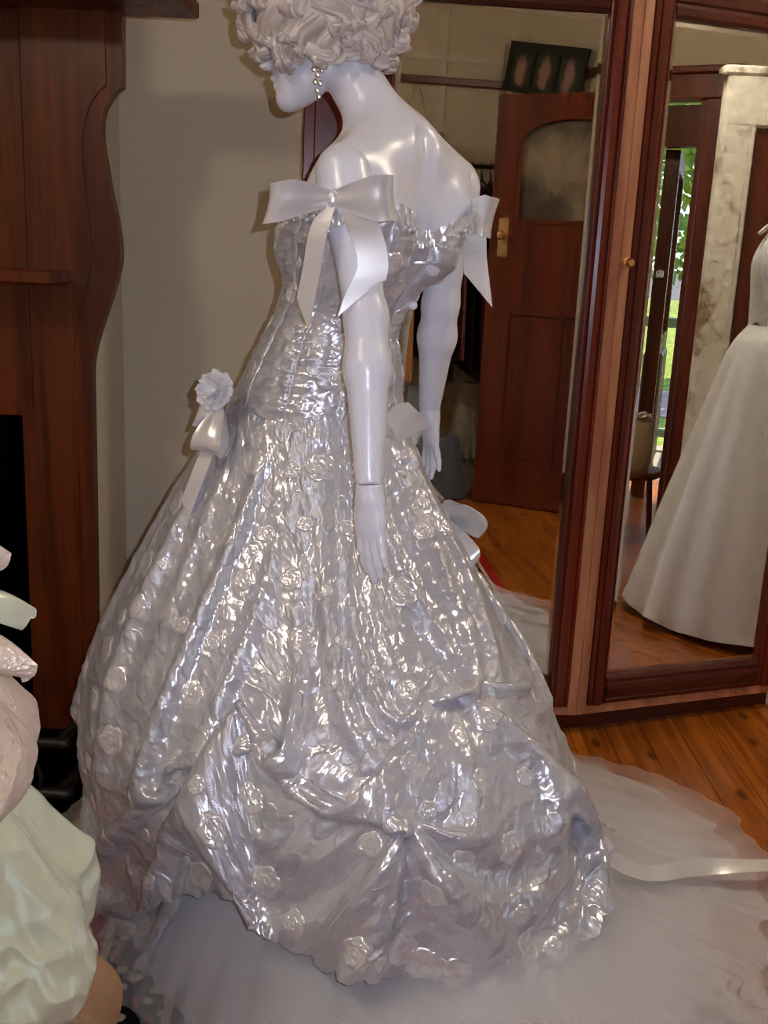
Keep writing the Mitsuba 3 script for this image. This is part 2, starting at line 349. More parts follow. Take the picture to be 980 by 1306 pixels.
# the raised S-shaped inner layer of the side board
S = E_[1:].copy(); S[:, 0] -= 0.035 + 0.03 * np.sin(np.clip((S[:, 1] - mz(0.95)) / (mz(1.5) - mz(0.95)), 0, 1) * np.pi)
lay = Polygon(np.vstack([[[S[0, 0] , E_[0, 1]]], S, [[S[-1, 0], 0.14], [mx(-0.768), 0.14], [mx(-0.768), E_[0, 1]]]])).buffer(0)
put('moulding', prism(lay, 0.006, MF(2.42)), 'mat_mantel', man)
put('overmantel', box(-2.1, left - 0.002, 2.425, 2.459, mz(0.88), E_[0, 1], 0.002), 'mat_mantel', man)
put('mantel_shelf', box(-2.1, mx(-0.68), 2.27, 2.424, mz(1.168), mz(1.195), 0.004), 'mat_mantel', man)
put('top_shelf', box(-2.1, mx(-0.418), 2.25, 2.459, E_[0, 1], E_[0, 1] + 0.035, 0.004), 'mat_mantel', man)
put('firebox', box(-2.05, mx(-0.803), 2.43, 2.458, 0.0, mz(0.875)), 'mat_void', man)

hearth = struct('floor_hearth', box(-2.1, -0.66, 2.02, 2.42, 0.0005, 0.03, 0.004), 'mat_void')
fd = thing('hearth_fender', 'low black iron fender on the dark hearth in front of the fireplace', 'fender')
put('rail', tube(smooth_curve([[-2.0, 2.07, .17], [-0.80, 2.07, .17], [-0.70, 2.10, .17], [-0.69, 2.36, .17]], 8), .012, 10), 'mat_black_iron', fd, smooth=True)
put('base', tube(smooth_curve([[-2.0, 2.07, .045], [-0.80, 2.07, .045], [-0.70, 2.10, .045], [-0.69, 2.36, .045]], 8), .015, 10), 'mat_black_iron', fd, smooth=True)
for k in range(26):
    x = -1.95 + k * .048
    put('bar', tube([[x, 2.07, .045], [x + .012, 2.06, .09], [x - .008, 2.075, .13], [x, 2.07, .17]], .006, 6), 'mat_black_iron', fd, smooth=True)
# ================================================================== the mannequin
FWD = np.array([-0.766, 0.643, 0.0]); LEFT = np.array([-0.643, -0.766, 0.0]); Z = np.array([0, 0, 1.0])
scene['mat_enamel'] = principled([0.74, 0.75, 0.82], 0.27, specular=0.45, clearcoat=0.3, clearcoat_gloss=0.9)
scene['mat_seam'] = principled([0.18, 0.18, 0.22], 0.6)
S0 = np.array([0.012, 1.91, 1.385])
CH, WA, HI = np.array([-0.055, 1.965, 1.27]), np.array([-0.110, 2.01, 1.10]), np.array([-0.125, 2.02, 0.97])
R_body = np.stack([LEFT, FWD, Z], 1)
man_k = thing('mannequin', 'glossy white female mannequin seen from behind, head bowed, wearing the wedding dress', 'mannequin')
E0 = np.array([-0.160, 1.972, 1.614]); HS = 0.9
_a = math.radians(10); _az = np.array([-0.985, 0.12]) / np.linalg.norm([-0.985, 0.12])
HF = np.array([_az[0] * math.cos(_a), _az[1] * math.cos(_a), -math.sin(_a)]); HU = np.array([_az[0] * math.sin(_a), _az[1] * math.sin(_a), math.cos(_a)]); HL = np.cross(HU, HF)
R_head = np.stack([HL, HF, HU], 1)
def hp(l, f, u): return E0 + HS * (HL * l + HF * f + HU * u)
def sd_head(p):
    d = sd_ell(p, hp(0, -0.012, 0.045), R_head, HS * np.array([0.075, 0.098, 0.082]))           # skull
    d = smin(d, sd_ell(p, hp(0, 0.034, -0.028), R_head, HS * np.array([0.058, 0.060, 0.078])), 0.03)  # face
    d = smin(d, sd_cone(p, hp(0, 0.055, -0.085), hp(0, 0.074, -0.096), HS * 0.022, HS * 0.017), 0.022)  # chin
    for s in (-1, 1):
        d = smin(d, sd_cone(p, hp(s * 0.052, -0.005, -0.05), hp(s * 0.012, 0.066, -0.088), HS * 0.018, HS * 0.018), 0.022)   # jaw
        d = smin(d, sd_ell(p, hp(s * 0.045, 0.058, -0.018), R_head, HS * np.array([0.02, 0.018, 0.018])), 0.02)              # cheekbone
        d = smax(d, -sd_ell(p, hp(s * 0.031, 0.098, 0.018), R_head, HS * np.array([0.019, 0.014, 0.012])), 0.012)            # eye socket
        d = smin(d, sd_ell(p, hp(s * 0.031, 0.076, 0.016), R_head, HS * np.array([0.014, 0.010, 0.009])), 0.003)             # lid
        d = smin(d, sd_cone(p, hp(s * 0.012, 0.084, 0.034), hp(s * 0.048, 0.068, 0.036), HS * 0.007, HS * 0.005), 0.014)     # brow
        d = smin(d, sd_cone(p, hp(s * 0.010, 0.090, -0.026), hp(s * 0.008, 0.099, -0.026), HS * 0.008, HS * 0.007), 0.006)   # nostril wing
        ear = smax(sd_ell(p, hp(s * 0.077, -0.012, 0.0), R_head, HS * np.array([0.010, 0.019, 0.032])), -sd_ell(p, hp(s * 0.088, -0.008, 0.004), R_head, HS * np.array([0.008, 0.011, 0.02])), 0.004)
        d = smin(d, ear, 0.006)
    d = smin(d, sd_cone(p, hp(0, 0.084, 0.026), hp(0, 0.103, -0.018), HS * 0.009, HS * 0.0125), 0.012)   # nose
    d = smin(d, sd_cone(p, hp(0, 0.102, -0.021), hp(0, 0.113, -0.020), HS * 0.011, HS * 0.0075), 0.006)
    d = smin(d, sd_ell(p, hp(0, 0.089, -0.0505), R_head, HS * np.array([0.022, 0.0125, 0.0082])), 0.006)  # upper lip
    d = smin(d, sd_ell(p, hp(0, 0.0855, -0.0665), R_head, HS * np.array([0.019, 0.0125, 0.0085])), 0.004)  # lower lip
    return d
N0, N1 = np.array([0.002, 1.925, 1.425]), hp(0, -0.045, -0.03)
SP = np.array([[N0[0] + 0.045, N0[1] - 0.035, 1.46], [0.06, 1.86, 1.36], [0.022, 1.90, 1.24], [-0.03, 1.945, 1.10]])   # line of the spine on the back
def sd_torso(p):
    d = sd_ell(p, CH + Z * 0.03, R_body, [0.150, 0.098, 0.17])
    d = smin(d, sd_ell(p, (CH + S0) / 2 + Z * 0.02 - FWD * 0.01, R_body, [0.145, 0.082, 0.13]), 0.05)
    d = smin(d, sd_ell(p, WA, R_body, [0.118, 0.092, 0.17]), 0.07)
    d = smin(d, sd_ell(p, HI, R_body, [0.165, 0.118, 0.14]), 0.06)
    for s in (-1, 1):
        d = smin(d, sd_ell(p, CH + LEFT * 0.065 * s + FWD * 0.085 + Z * 0.0, R_body, [0.06, 0.055, 0.06]), 0.04)      # bust
        d = smin(d, sd_cone(p, N0 + LEFT * s * 0.03 + Z * 0.015, S0 + LEFT * s * 0.150 + Z * 0.012, 0.045, 0.040), 0.05)    # shoulder slope
        d = smin(d, sd_cone(p, S0 + LEFT * s * 0.10 - FWD * 0.020 - Z * 0.035, S0 + LEFT * s * 0.065 - FWD * 0.022 - Z * 0.135, 0.040, 0.034), 0.05)    # shoulder blade
    d = smin(d, sd_cone(p, N0, N1, 0.056, 0.046), 0.045)                                                              # neck
    for a, b in zip(SP[:-1], SP[1:]):
        d = smax(d, -sd_cone(p, a - FWD * 0.004, b - FWD * 0.004, 0.010, 0.010), 0.04)
    return d
def sd_body(p): return smin(sd_torso(p), sd_head(p), 0.018)
body_m = taubin(surface_nets(sd_body, [-0.36, 1.70, 0.86], [0.26, 2.22, 1.74], 0.0032), 5)
put('body', body_m, 'mat_enamel', man_k, smooth=True)
def arm(sh, el, wr, side):
    def f(p):
        d = sd_cone(p, sh, sh + (el - sh) * 0.25, 0.047, 0.042)
        d = smin(d, sd_cone(p, sh + (el - sh) * 0.2, el, 0.042, 0.034), 0.03)
        d = smin(d, sd_cone(p, el, el + (wr - el) * 0.3, 0.035, 0.037), 0.02)
        d = smin(d, sd_cone(p, el + (wr - el) * 0.3, wr, 0.037, 0.0225), 0.02)
        d = np.maximum(d, (p - wr) @ ((wr - el) / np.linalg.norm(wr - el)))
        # the cut where the arm meets the shoulder of the torso
        cut = (p - (sh - LEFT * side * 0.022)) @ (-LEFT * side)
        return np.maximum(d, cut)
    lo = np.min([sh, el, wr], 0) - 0.07; hi = np.max([sh, el, wr], 0) + 0.07
    return taubin(surface_nets(f, lo, hi, 0.0042), 6)
def hand(wr, down, back, fingers, thumb):
    """down: towards the fingertips; back: out of the back of the hand; side = towards the thumb"""
    down = down / np.linalg.norm(down); back = back - down * (back @ down); back /= np.linalg.norm(back); side = thumb
    side = side - down * (side @ down) - back * (side @ back); side /= np.linalg.norm(side)
    P = lambda a, b, c: wr + down * a + side * b + back * c
    chains = []
    for i, (off, ln, curl, spread) in enumerate(fingers):
        a0 = P(0.078 - 0.004 * abs(i - 1), off, 0.0); dirn = down + side * spread; dirn /= np.linalg.norm(dirn)
        pts = [a0]; ang = 0.0
        for k, fr in enumerate((0.42, 0.32, 0.26)):
            ang += curl[k]; dd = dirn * math.cos(ang) - back * math.sin(ang)
            pts.append(pts[-1] + dd * ln * fr)
        chains.append(pts)
    def f(p):
        d = sd_cone(p, wr - down * 0.002, P(0.02, 0, 0), 0.0225, 0.0215)
        R = np.stack([side, back, down], 1)
        pm = sd_ell(p, P(0.05, 0, 0), R, [0.0285, 0.0150, 0.048])
        d = smin(d, pm, 0.016)
        for i, (off, ln, curl, spread) in enumerate(fingers):
            d = smin(d, sd_cone(p, P(0.03, off * 0.6, 0.003), chains[i][0], 0.0095, 0.0093), 0.008)
        fd = None
        for i, pts in enumerate(chains):
            r = [0.0088, 0.0082, 0.0074, 0.0056] if i < 3 else [0.0078, 0.0073, 0.0066, 0.005]
            c = None
            for k in range(3):
                q = sd_cone(p, pts[k], pts[k + 1], r[k], r[k + 1]); c = q if c is None else smin(c, q, 0.002)
            d = smin(d, c, 0.004) if fd is None else smin(d, c, 0.004); fd = c
        t0, t1, t2, t3 = P(0.022, 0.016, -0.008), P(0.050, 0.028, -0.022), P(0.078, 0.026, -0.032), P(0.098, 0.020, -0.036)
        th = smin(sd_cone(p, t0, t1, 0.013, 0.0105), smin(sd_cone(p, t1, t2, 0.0105, 0.009), sd_cone(p, t2, t3, 0.009, 0.006), 0.003), 0.004)
        d = smin(d, th, 0.009)
        return np.maximum(d, -((p - wr) @ down) + 0.0)
    allp = np.vstack([wr] + [q for c in chains for q in c] + [P(0.1, 0.05, -0.03), P(0.05, -0.04, 0.02)])
    return taubin(surface_nets(f, allp.min(0) - 0.03, allp.max(0) + 0.03, 0.0026), 4)
ARMS = {}
for side, el, wr, dn, bk, th, fg in (
        (1, np.array([-0.044, 1.728, 1.150]), np.array([-0.026, 1.640, 0.885]), np.array([0.07, -0.12, -1.0]), np.array([-0.55, -0.84, 0.0]), np.array([-0.84, 0.55, 0]),
         [(0.0195, 0.082, (0.12, 0.22, 0.18), 0.05), (0.007, 0.090, (0.06, 0.18, 0.14), 0.0), (-0.0062, 0.084, (0.03, 0.16, 0.14), -0.03), (-0.0185, 0.066, (-0.08, 0.10, 0.12), -0.14)]),
        (-1, np.array([0.094, 2.075, 1.165]), np.array([0.086, 2.150, 0.945]), np.array([0.10, 0.10, -1.0]), np.array([0.9, 0.35, 0.1]), np.array([-0.5, 0.85, 0]),
         [(0.0195, 0.078, (0.10, 0.2, 0.2), 0.10), (0.007, 0.084, (0.02, 0.18, 0.15), 0.02), (-0.0062, 0.078, (0.0, 0.14, 0.14), -0.10), (-0.0185, 0.062, (-0.1, 0.08, 0.10), -0.26)])):
    sh = S0 + LEFT * side * (0.163 if side > 0 else 0.148)
    ak = put('arm', arm(sh, el, wr, side), 'mat_enamel', man_k, smooth=True)
    put('hand', hand(wr + (wr - el) / np.linalg.norm(wr - el) * -0.0020, dn, bk, fg, th), 'mat_enamel', ak, smooth=True)
    ax = (wr - el) / np.linalg.norm(wr - el)
    put('wrist_joint', tube([wr - ax * 0.004, wr + ax * 0.006], 0.0196, 20), 'mat_seam', ak)
    ARMS[side] = (sh, el, wr)
# the stand under the dress
put('stand', cat([tube([HI - Z * 0.12, [HI[0], HI[1], 0.02]], 0.018, 12), lathe([(0, 0.012), (.15, 0.012), (.16, 0.0), (0, 0)], 40, frame_mat([HI[0], HI[1], 0.0], [1, 0, 0], [0, 1, 0], [0, 0, 1]))]), 'mat_enamel', man_k)
# ------------------------------------------------------------------ wig
def haircol(p, n, uv):
    g = fbm(uv.x * 40, uv.y * 2.5, 0, 3)
    return mix([0.48, 0.40, 0.36], [0.80, 0.75, 0.69], smoothstep(0.2, 0.8, g))
scene['mat_wig'] = bumped(principled(mikit.proc(haircol), 0.34, specular=0.55, sheen=0.3), lambda p, n, uv: fbm(uv.x * 80, uv.y * 1.2, 0, 3), 0.0042, 5e-4)
rng = np.random.default_rng(5)
wig = thing('wig', 'short curly silver-blonde wig on the bowed head of the mannequin', 'wig')
HC = hp(0, -0.035, 0.085)
HR = np.array([0.114, 0.128, 0.128])
def hair_pt(d, s=1.0): return HC + R_head @ (d * HR * s)
def lock(path, w, t, twist):
    P = smooth_curve(path, 8); n = len(P); u = np.linspace(0, 1, n)
    prof = np.sin(np.pi * np.clip(0.12 + 0.88 * u, 0, 1)) ** 0.55
    Tn = np.gradient(P, axis=0); Tn /= np.linalg.norm(Tn, axis=1, keepdims=True)
    O = P - HC; O -= Tn * (O * Tn).sum(1, keepdims=True); O /= np.linalg.norm(O, axis=1, keepdims=True); B = np.cross(Tn, O)
    m = 22; a = np.arange(m) * 2 * np.pi / m
    rr = 1 + 0.06 * np.cos(3 * a + 1) + 0.05 * np.cos(7 * a + 2) + 0.035 * np.cos(11 * a)
    ph = twist * u[:, None] + a[None, :] * 0
    c, s = np.cos(a)[None] * rr * w, np.sin(a)[None] * rr * t
    c, s = c * np.cos(ph) - s * np.sin(ph), c * np.sin(ph) + s * np.cos(ph)
    V = P[:, None] + prof[:, None, None] * (c[..., None] * B[:, None] + s[..., None] * O[:, None])
    uv = np.stack([np.broadcast_to(a / 6.28 * 0.35 + rng.random(), (n, m)), np.broadcast_to(u[:, None] * 1.5, (n, m))], -1)
    return V.reshape(-1, 3), grid_faces(m, n, True), uv.reshape(-1, 2)
locks = []
def sph(th, ph): return np.array([math.sin(th) * math.cos(ph), math.sin(th) * math.sin(ph), math.cos(th)])   # (left, front, up)
def meshcat(L):
    vs, fs, us, n = [], [], [], 0
    for v, f, u in L: vs.append(v); fs.append(f + n); us.append(u); n += len(v)
    return trimesh.Trimesh(np.vstack(vs), np.vstack(fs), process=False), np.vstack(us)
# cap below the locks
cap_ = trimesh.creation.icosphere(3); cv = np.array([hair_pt(v, 0.93) for v in cap_.vertices])
keep = np.array([not (v[1] > 0.35 and v[2] < 0.05) and v[2] > -0.62 for v in cap_.vertices])
cf = cap_.faces[keep[cap_.faces].all(1)]
locks.append((cv, cf, np.stack([cv[:, 0] * 3, cv[:, 2] * 3], 1)))
for ring, (th, n) in enumerate(((0.25, 6), (0.6, 12), (0.95, 17), (1.3, 20), (1.62, 21), (1.92, 19), (2.15, 13))):
    for k in range(n):
        ph = 2 * math.pi * (k + 0.5 * (ring % 2)) / n + rng.normal(0, 0.08)
        d0 = sph(th, ph)
        if d0[1] > 0.50 and d0[2] < -0.12: continue               # the face stays free
        if th > 2.0 and d0[1] > 0.15: continue
        sw = rng.choice([-1, 1]); ln = rng.uniform(0.55, 0.9)
        path = []
        for q in np.linspace(0, 1, 6):
            t_ = th - 0.12 + ln * q * 0.75; p_ = ph + sw * (0.28 * math.sin(q * 4.6) + 0.12 * q)
            bulge = 1.0 + 0.10 * math.sin(q * math.pi) + (0.13 * q ** 2 if ring > 2 else 0.03) + rng.normal(0, 0.012)
            path.append(hair_pt(sph(min(t_, 2.45), p_), bulge))
        # the end of the lock turns up into a curl
        e, pr = np.array(path[-1]), np.array(path[-2]); tn = e - pr; tn /= np.linalg.norm(tn); o = e - HC; o /= np.linalg.norm(o)
        for q in (0.8, 1.7, 2.6, 3.4): path.append(e + 0.013 * (tn * math.sin(q) + o * (1 - math.cos(q))))
        locks.append(lock(path, rng.uniform(0.019, 0.028), rng.uniform(0.008, 0.012), rng.normal(0, 0.5)))
wm, wuv = meshcat(locks)
fly = []
for k in range(260):
    th, ph = rng.uniform(0.2, 2.1), rng.uniform(0, 6.28); d0 = sph(th, ph)
    if d0[1] > 0.5 and d0[2] < -0.05: continue
    sw, ln, b0 = rng.normal(0, .3), rng.uniform(.3, .7), rng.uniform(1.0, 1.1)
    fly.append(tube(smooth_curve([hair_pt(sph(min(th + ln * q, 2.4), ph + sw * math.sin(q * 4)), b0 + .10 * math.sin(q * 3.1) + (.05 * q * q)) for q in np.linspace(0, 1, 5)], 4), rng.uniform(.0004, .0011), 5))
scene['mat_hair_strand'] = principled([0.70, 0.64, 0.58], 0.35)
tag(put('loose_hairs', cat(fly), 'mat_hair_strand', wig, smooth=True), kind='stuff')
put('curls', wm, 'mat_wig', wig, smooth=True, uv=wuv)
# loose side strands over the cheek
side = []
for (l, f0, u0, l1, f1, u1) in ((0.082, 0.045, 0.04, 0.07, 0.062, -0.05), (0.086, 0.03, 0.03, 0.078, 0.045, -0.058), (0.088, 0.015, 0.03, 0.084, 0.022, -0.045), (0.07, 0.065, 0.05, 0.058, 0.078, -0.02)):
    a, b = hp(l, f0, u0), hp(l1, f1, u1); mid = (a + b) / 2 + HL * 0.012 + HF * 0.012
    side.append(lock([a, (a + mid) / 2 + HL * .006, mid, (mid + b) / 2, b, b - HF * 0.012 + HU * 0.006], 0.010, 0.005, 0.4))
sm_, suv = meshcat(side)
put('side_strands', sm_, 'mat_wig', wig, smooth=True, uv=suv)
# ------------------------------------------------------------------ earring
scene['mat_crystal'] = {'type': 'twosided', 'b': {'type': 'roughconductor', 'material': 'Ag', 'alpha': 0.12}}
ear_k = thing('earring', 'sparkling crystal drop earring on the left ear of the mannequin', 'earring')
lobe = hp(0.083, -0.018, -0.030)
st = []
for (dx, dz, r) in ((0, -0.004, .006), (-.007, -.014, .005), (.007, -.014, .005), (0, -.02, .0055), (-.007, -.03, .0045), (.007, -.03, .0045), (0, -.038, .005), (-.004, -.05, .004), (.005, -.052, .0045), (0, -.064, .004), (.003, -.074, .0035)):
    s_ = trimesh.creation.icosphere(1, radius=r); s_.apply_scale([1, 0.7, 1.25]); s_.apply_translation(lobe + np.array([dx, -0.004, dz])); st.append(s_)
for k, m in enumerate(st): put('crystal', m, 'mat_crystal', ear_k)
# ================================================================== the wedding dress
from scipy.interpolate import PchipInterpolator, CubicSpline, RectBivariateSpline
from scipy.ndimage import gaussian_filter, map_coordinates
AX = np.array([-0.125, 2.02])
FZ = np.array([0, .10, .25, .40, .55, .70, .85, .97, 1.06])
FA = np.radians([-180, -135, -90, -65, -40, 0, 45, 90, 135])
FR = np.array([  # rows: angle; columns: z ascending
 [.45, .46, .485, .49, .43, .355, .28, .18, .15],
 [.50, .50, .50, .47, .41, .33, .25, .17, .145],
 [.62, .60, .58, .52, .40, .285, .20, .155, .14],
 [.72, .68, .66, .59, .435, .295, .20, .15, .135],
 [.74, .68, .64, .57, .46, .35, .245, .155, .135],
 [.60, .57, .54, .46, .355, .275, .19, .14, .125],
 [.50, .48, .45, .40, .33, .255, .19, .145, .13],
 [.48, .46, .44, .41, .36, .30, .24, .17, .14],
 [.46, .46, .46, .44, .40, .33, .27, .18, .15]])
_zz = np.linspace(0, 1.06, 213)
_col = np.stack([PchipInterpolator(FZ, r)(_zz) for r in FR])
_tt = np.radians(np.arange(-180, 181, 3))
_tab = CubicSpline(np.append(FA, np.pi), np.vstack([_col, _col[:1]]), bc_type='periodic')(_tt)   # (121, 213)
def form_r(th, z):
    """radius of the skirt's form at an angle and a height"""
    a = np.clip((th + np.pi) % (2 * np.pi) / np.radians(3), 0, 119.999); b = np.clip(z / 0.005, 0, 211.999)
    i, j = a.astype(int), b.astype(int); u, v = a - i, b - j
    return (_tab[i, j] * (1 - u) + _tab[i + 1, j] * u) * (1 - v) + (_tab[i, j + 1] * (1 - u) + _tab[i + 1, j + 1] * u) * v
def form_p(th, z, off=0.0):
    r = form_r(th, z) + off
    return np.stack([AX[0] + r * np.cos(th), AX[1] + r * np.sin(th), z + 0 * th], -1)
def simulate(NT, NS, S_hem, pins, iters, X=None, ztop=0.985, full=None, inner=0.02, seed=3, grip=0.5, GR=0.05):
    """position-based cloth: rows from the hip (0) to the hem, columns round the skirt. pins: (theta, s, target)"""
    th = -np.pi + 2 * np.pi * np.arange(NT) / NT
    s = np.linspace(0, 1, NS)
    hem = S_hem(th)                                       # length of the cloth from hip to hem, per column
    # slant length of the form below the hip, per column
    zs = np.linspace(ztop, 0.02, 200)
    P = form_p(th[:, None] + 0 * zs, zs[None] + 0 * th[:, None])
    sl = np.concatenate([np.zeros((NT, 1)), np.cumsum(np.linalg.norm(np.diff(P, axis=1), axis=2), 1)], 1)
    L = s[:, None] * hem[None]                            # (NS, NT) length along the cloth
    zr = np.empty((NS, NT))
    for k in range(NT): zr[:, k] = np.interp(np.minimum(L[:, k], sl[k, -1]), sl[k], zs)
    rest = form_p(np.broadcast_to(th, (NS, NT)), zr)
    over = np.maximum(L - sl[None, :, -1], 0)
    dth = 2 * np.pi / NT
    wl = np.linalg.norm(np.roll(rest, -1, 1) - rest, axis=2) * (1 + (full(th)[None] - 1) * np.clip(s * 4, 0, 1)[:, None])
    vl = np.diff(L, axis=0)
    if X is None:
        # start: cloth pulled up in proportion wherever pins ask for it
        f = np.ones(NT)
        for (t, ss, tg) in pins:
            st = np.interp(tg[2], zs[::-1], sl[int(((t + np.pi) / dth)) % NT][::-1]); k = st / ss
            f = np.minimum(f, 1 - (1 - k) * np.exp(-(((th - t + np.pi) % (2 * np.pi) - np.pi) / 0.35) ** 2))
        L0 = np.minimum(L * f[None], sl[None, :, -1] - 0.03)
        z0 = np.empty((NS, NT))
        for k in range(NT): z0[:, k] = np.interp(L0[:, k], sl[k], zs)
        rng = np.random.default_rng(seed)
        X = form_p(np.broadcast_to(th, (NS, NT)), z0, 0.03) + rng.normal(0, 0.006, (NS, NT, 3))
    top = form_p(th, np.full(NT, ztop), 0.004)
    pin_idx = [(int(round(ss / hem[int((t + np.pi) / dth) % NT] * (NS - 1))), int(round((t + np.pi) / dth)) % NT, np.asarray(tg, float)) for t, ss, tg in pins]
    # fabric near a pick-up is gathered: shorter rest lengths sideways
    jj, ii = np.meshgrid(np.arange(NS), np.arange(NT), indexing='ij')
    V = np.zeros_like(X); Xp = X.copy()
    w_h = wl; dl1 = np.sqrt(((wl[:-1] + wl[1:]) / 2) ** 2 + vl ** 2)
    def solve(a, b, rl, k, wa=0.5, wb=0.5, stretch_only=False, sl_a=None, sl_b=None):
        d = X[b] - X[a]; n = np.sqrt((d * d).sum(-1)) + 1e-9
        e = (n - rl) / n * k
        if stretch_only: e = np.maximum(e, 0)
        c = d * e[..., None]
        X[a] += c * 0.5; X[b] -= c * 0.5
    E = slice(0, None, 2); O = slice(1, None, 2)
    wl2 = wl + np.roll(wl, -1, 1); vl2 = vl[:-1] + vl[1:]
    g = 9.81; dt = 0.016
    fast = min(1.0, NS / 100)
    for it in range(iters):
        damp = 0.94 if it < iters * 0.85 else 0.7
        Vn = (X - Xp) * damp; Xp = X.copy()
        Vn[..., 2] -= g * dt * dt * GR
        sp = np.sqrt((Vn * Vn).sum(-1, keepdims=True)); Vn *= np.minimum(1, 0.012 / (sp + 1e-9))
        X = X + Vn
        for sub in range(3):
            # along the columns
            for o in (0, 1):
                n = (NS - o) // 2
                if n: solve(np.s_[o:o + 2 * n:2], np.s_[o + 1:o + 2 * n:2], vl[o:o + 2 * n:2], 1.0)
            # round the rows
            for o in (0, 1):
                A = X[:, o::2]; B = X[:, (np.arange(o, NT, 2) + 1) % NT]
                d = B - A; n = np.sqrt((d * d).sum(-1)) + 1e-9; c = d * ((n - wl[:, o::2]) / n * 0.5)[..., None]
                X[:, o::2] += c; X[:, (np.arange(o, NT, 2) + 1) % NT] -= c
            # shear, both ways
            for sh in (1, -1):
                for o in (0, 1):
                    n = (NS - o) // 2
                    if not n: continue
                    ra, rb = np.s_[o:o + 2 * n:2], np.s_[o + 1:o + 2 * n:2]
                    A = X[ra]; B = np.roll(X[rb], -sh, 1); d = B - A; nn = np.sqrt((d * d).sum(-1)) + 1e-9
                    c = d * ((nn - dl1[o:o + 2 * n:2]) / nn * 0.18)[..., None]
                    X[ra] += c; X[rb] -= np.roll(c, sh, 1)
            # bending: keeps neighbours but one apart
            if sub == 0:
                d = X[2:] - X[:-2]; n = np.sqrt((d * d).sum(-1)) + 1e-9; c = d * (np.minimum((n - vl2) / n, 0) * 0.10)[..., None]
                X[:-2] += c; X[2:] -= c
                Bx = np.roll(X, -2, 1); d = Bx - X; n = np.sqrt((d * d).sum(-1)) + 1e-9; c = d * (np.minimum((n - wl2) / n, 0) * 0.10)[..., None]
                X += c; X -= np.roll(c, 2, 1)
            X[0] = top
            ramp = min(1.0, it / (iters * 0.35))
            for (j, i, tg) in pin_idx:
                for dj in range(-1, 2):
                    for di in range(-2, 3):
                        J, I = j + dj, (i + di) % NT
                        if 0 < J < NS: X[J, I] += (tg + np.array([0.0, 0.0, -0.006 * dj]) - X[J, I]) * ramp * (1 - 0.25 * abs(di))
            # the form inside, and the floor
            q = X[..., :2] - AX; r = np.sqrt((q * q).sum(-1)) + 1e-9; t = np.arctan2(q[..., 1], q[..., 0])
            m = np.maximum(form_r(t, np.clip(X[..., 2], 0, 1.05)) - inner, 0.02)
            k = np.maximum(m / r, 1.0); X[..., :2] = AX + q * k[..., None]
            if sub == 2:
                hit = (r < m + 0.004)[..., None] * grip
                X = X + (Xp - X) * hit
            fr = X[..., 2] < 0.02
            X[..., 2] = np.maximum(X[..., 2], 0.02)
    return X, L, th
def w_(th, t, a, s): return a * np.exp(-(((th - np.radians(t) + np.pi) % (2 * np.pi) - np.pi) / np.radians(s)) ** 2)
PINS = [(np.radians(-106), 0.70, (-0.235, 1.60, .50)), (np.radians(-73), .86, (.055, 1.455, .385)), (np.radians(-31), 1.0, (.40, 1.72, .25)), (np.radians(172), 0.8, (-.58, 2.06, .30)),
        (np.radians(25), 0.5, (.13, 2.14, .70)), (np.radians(100), .8, (-.2, 2.42, .45)), (np.radians(-52), .66, (0.09, 1.70, .555))]
def hem_len(th): return 1.08 + w_(th, -50, .11, 18) - w_(th, -97, .18, 9.5) - w_(th, -180, .06, 20) - w_(th, -22, .04, 10) - w_(th, -85, .06, 8)
def fullness(th): return 1.12 + w_(th, -152, .34, 20) + w_(th, 10, .18, 25) + w_(th, -80, -.11, 26)
X, LEN, TH_ = simulate(200, 100, hem_len, PINS, 260, full=fullness, grip=0.1, GR=0.05)
for _ in range(2):
    Xs = X.copy()
    Xs[1:-1] = 0.5 * X[1:-1] + 0.125 * (X[:-2] + X[2:]) + 0.125 * (np.roll(X, 1, 1) + np.roll(X, -1, 1))[1:-1]
    Xs[0] = X[0]; Xs[-1] = 0.6 * X[-1] + 0.2 * (np.roll(X[-1], 1, 0) + np.roll(X[-1], -1, 0)); X = Xs
# finer grid
NS0, NT0 = X.shape[:2]; UPN = 4
pad = 6; Xp_ = np.concatenate([X[:, -pad:], X, X[:, :pad + 1]], 1)
NT, NS = NT0 * UPN, (NS0 - 1) * UPN + 1
ci = np.arange(NT) / UPN + pad; ri = np.arange(NS) / UPN
SK = np.stack([RectBivariateSpline(np.arange(NS0), np.arange(Xp_.shape[1]), Xp_[..., k], kx=3, ky=3)(ri, ci) for k in range(3)], -1)
# cloth coordinates in metres, u measured from the side towards the camera
Lu = np.stack([np.interp(ri, np.arange(NS0), LEN[:, k]) for k in range(NT0)], 1).repeat(UPN, 1)
Lu = gaussian_filter(Lu, (0, UPN), mode=('nearest', 'wrap'))
th_f = -np.pi + 2 * np.pi * np.arange(NT) / NT
Rm = 0.20 + 0.42 * np.clip(Lu, 0, 1.2)
UV = np.stack([(th_f[None] + np.pi / 2) * Rm * 1.12, Lu], -1)
def grid_normals(S, wrap=True):
    du = np.roll(S, -1, 1) - np.roll(S, 1, 1) if wrap else np.gradient(S, axis=1)
    n = np.cross(np.gradient(S, axis=0), du); return n / (np.linalg.norm(n, axis=-1, keepdims=True) + 1e-12)
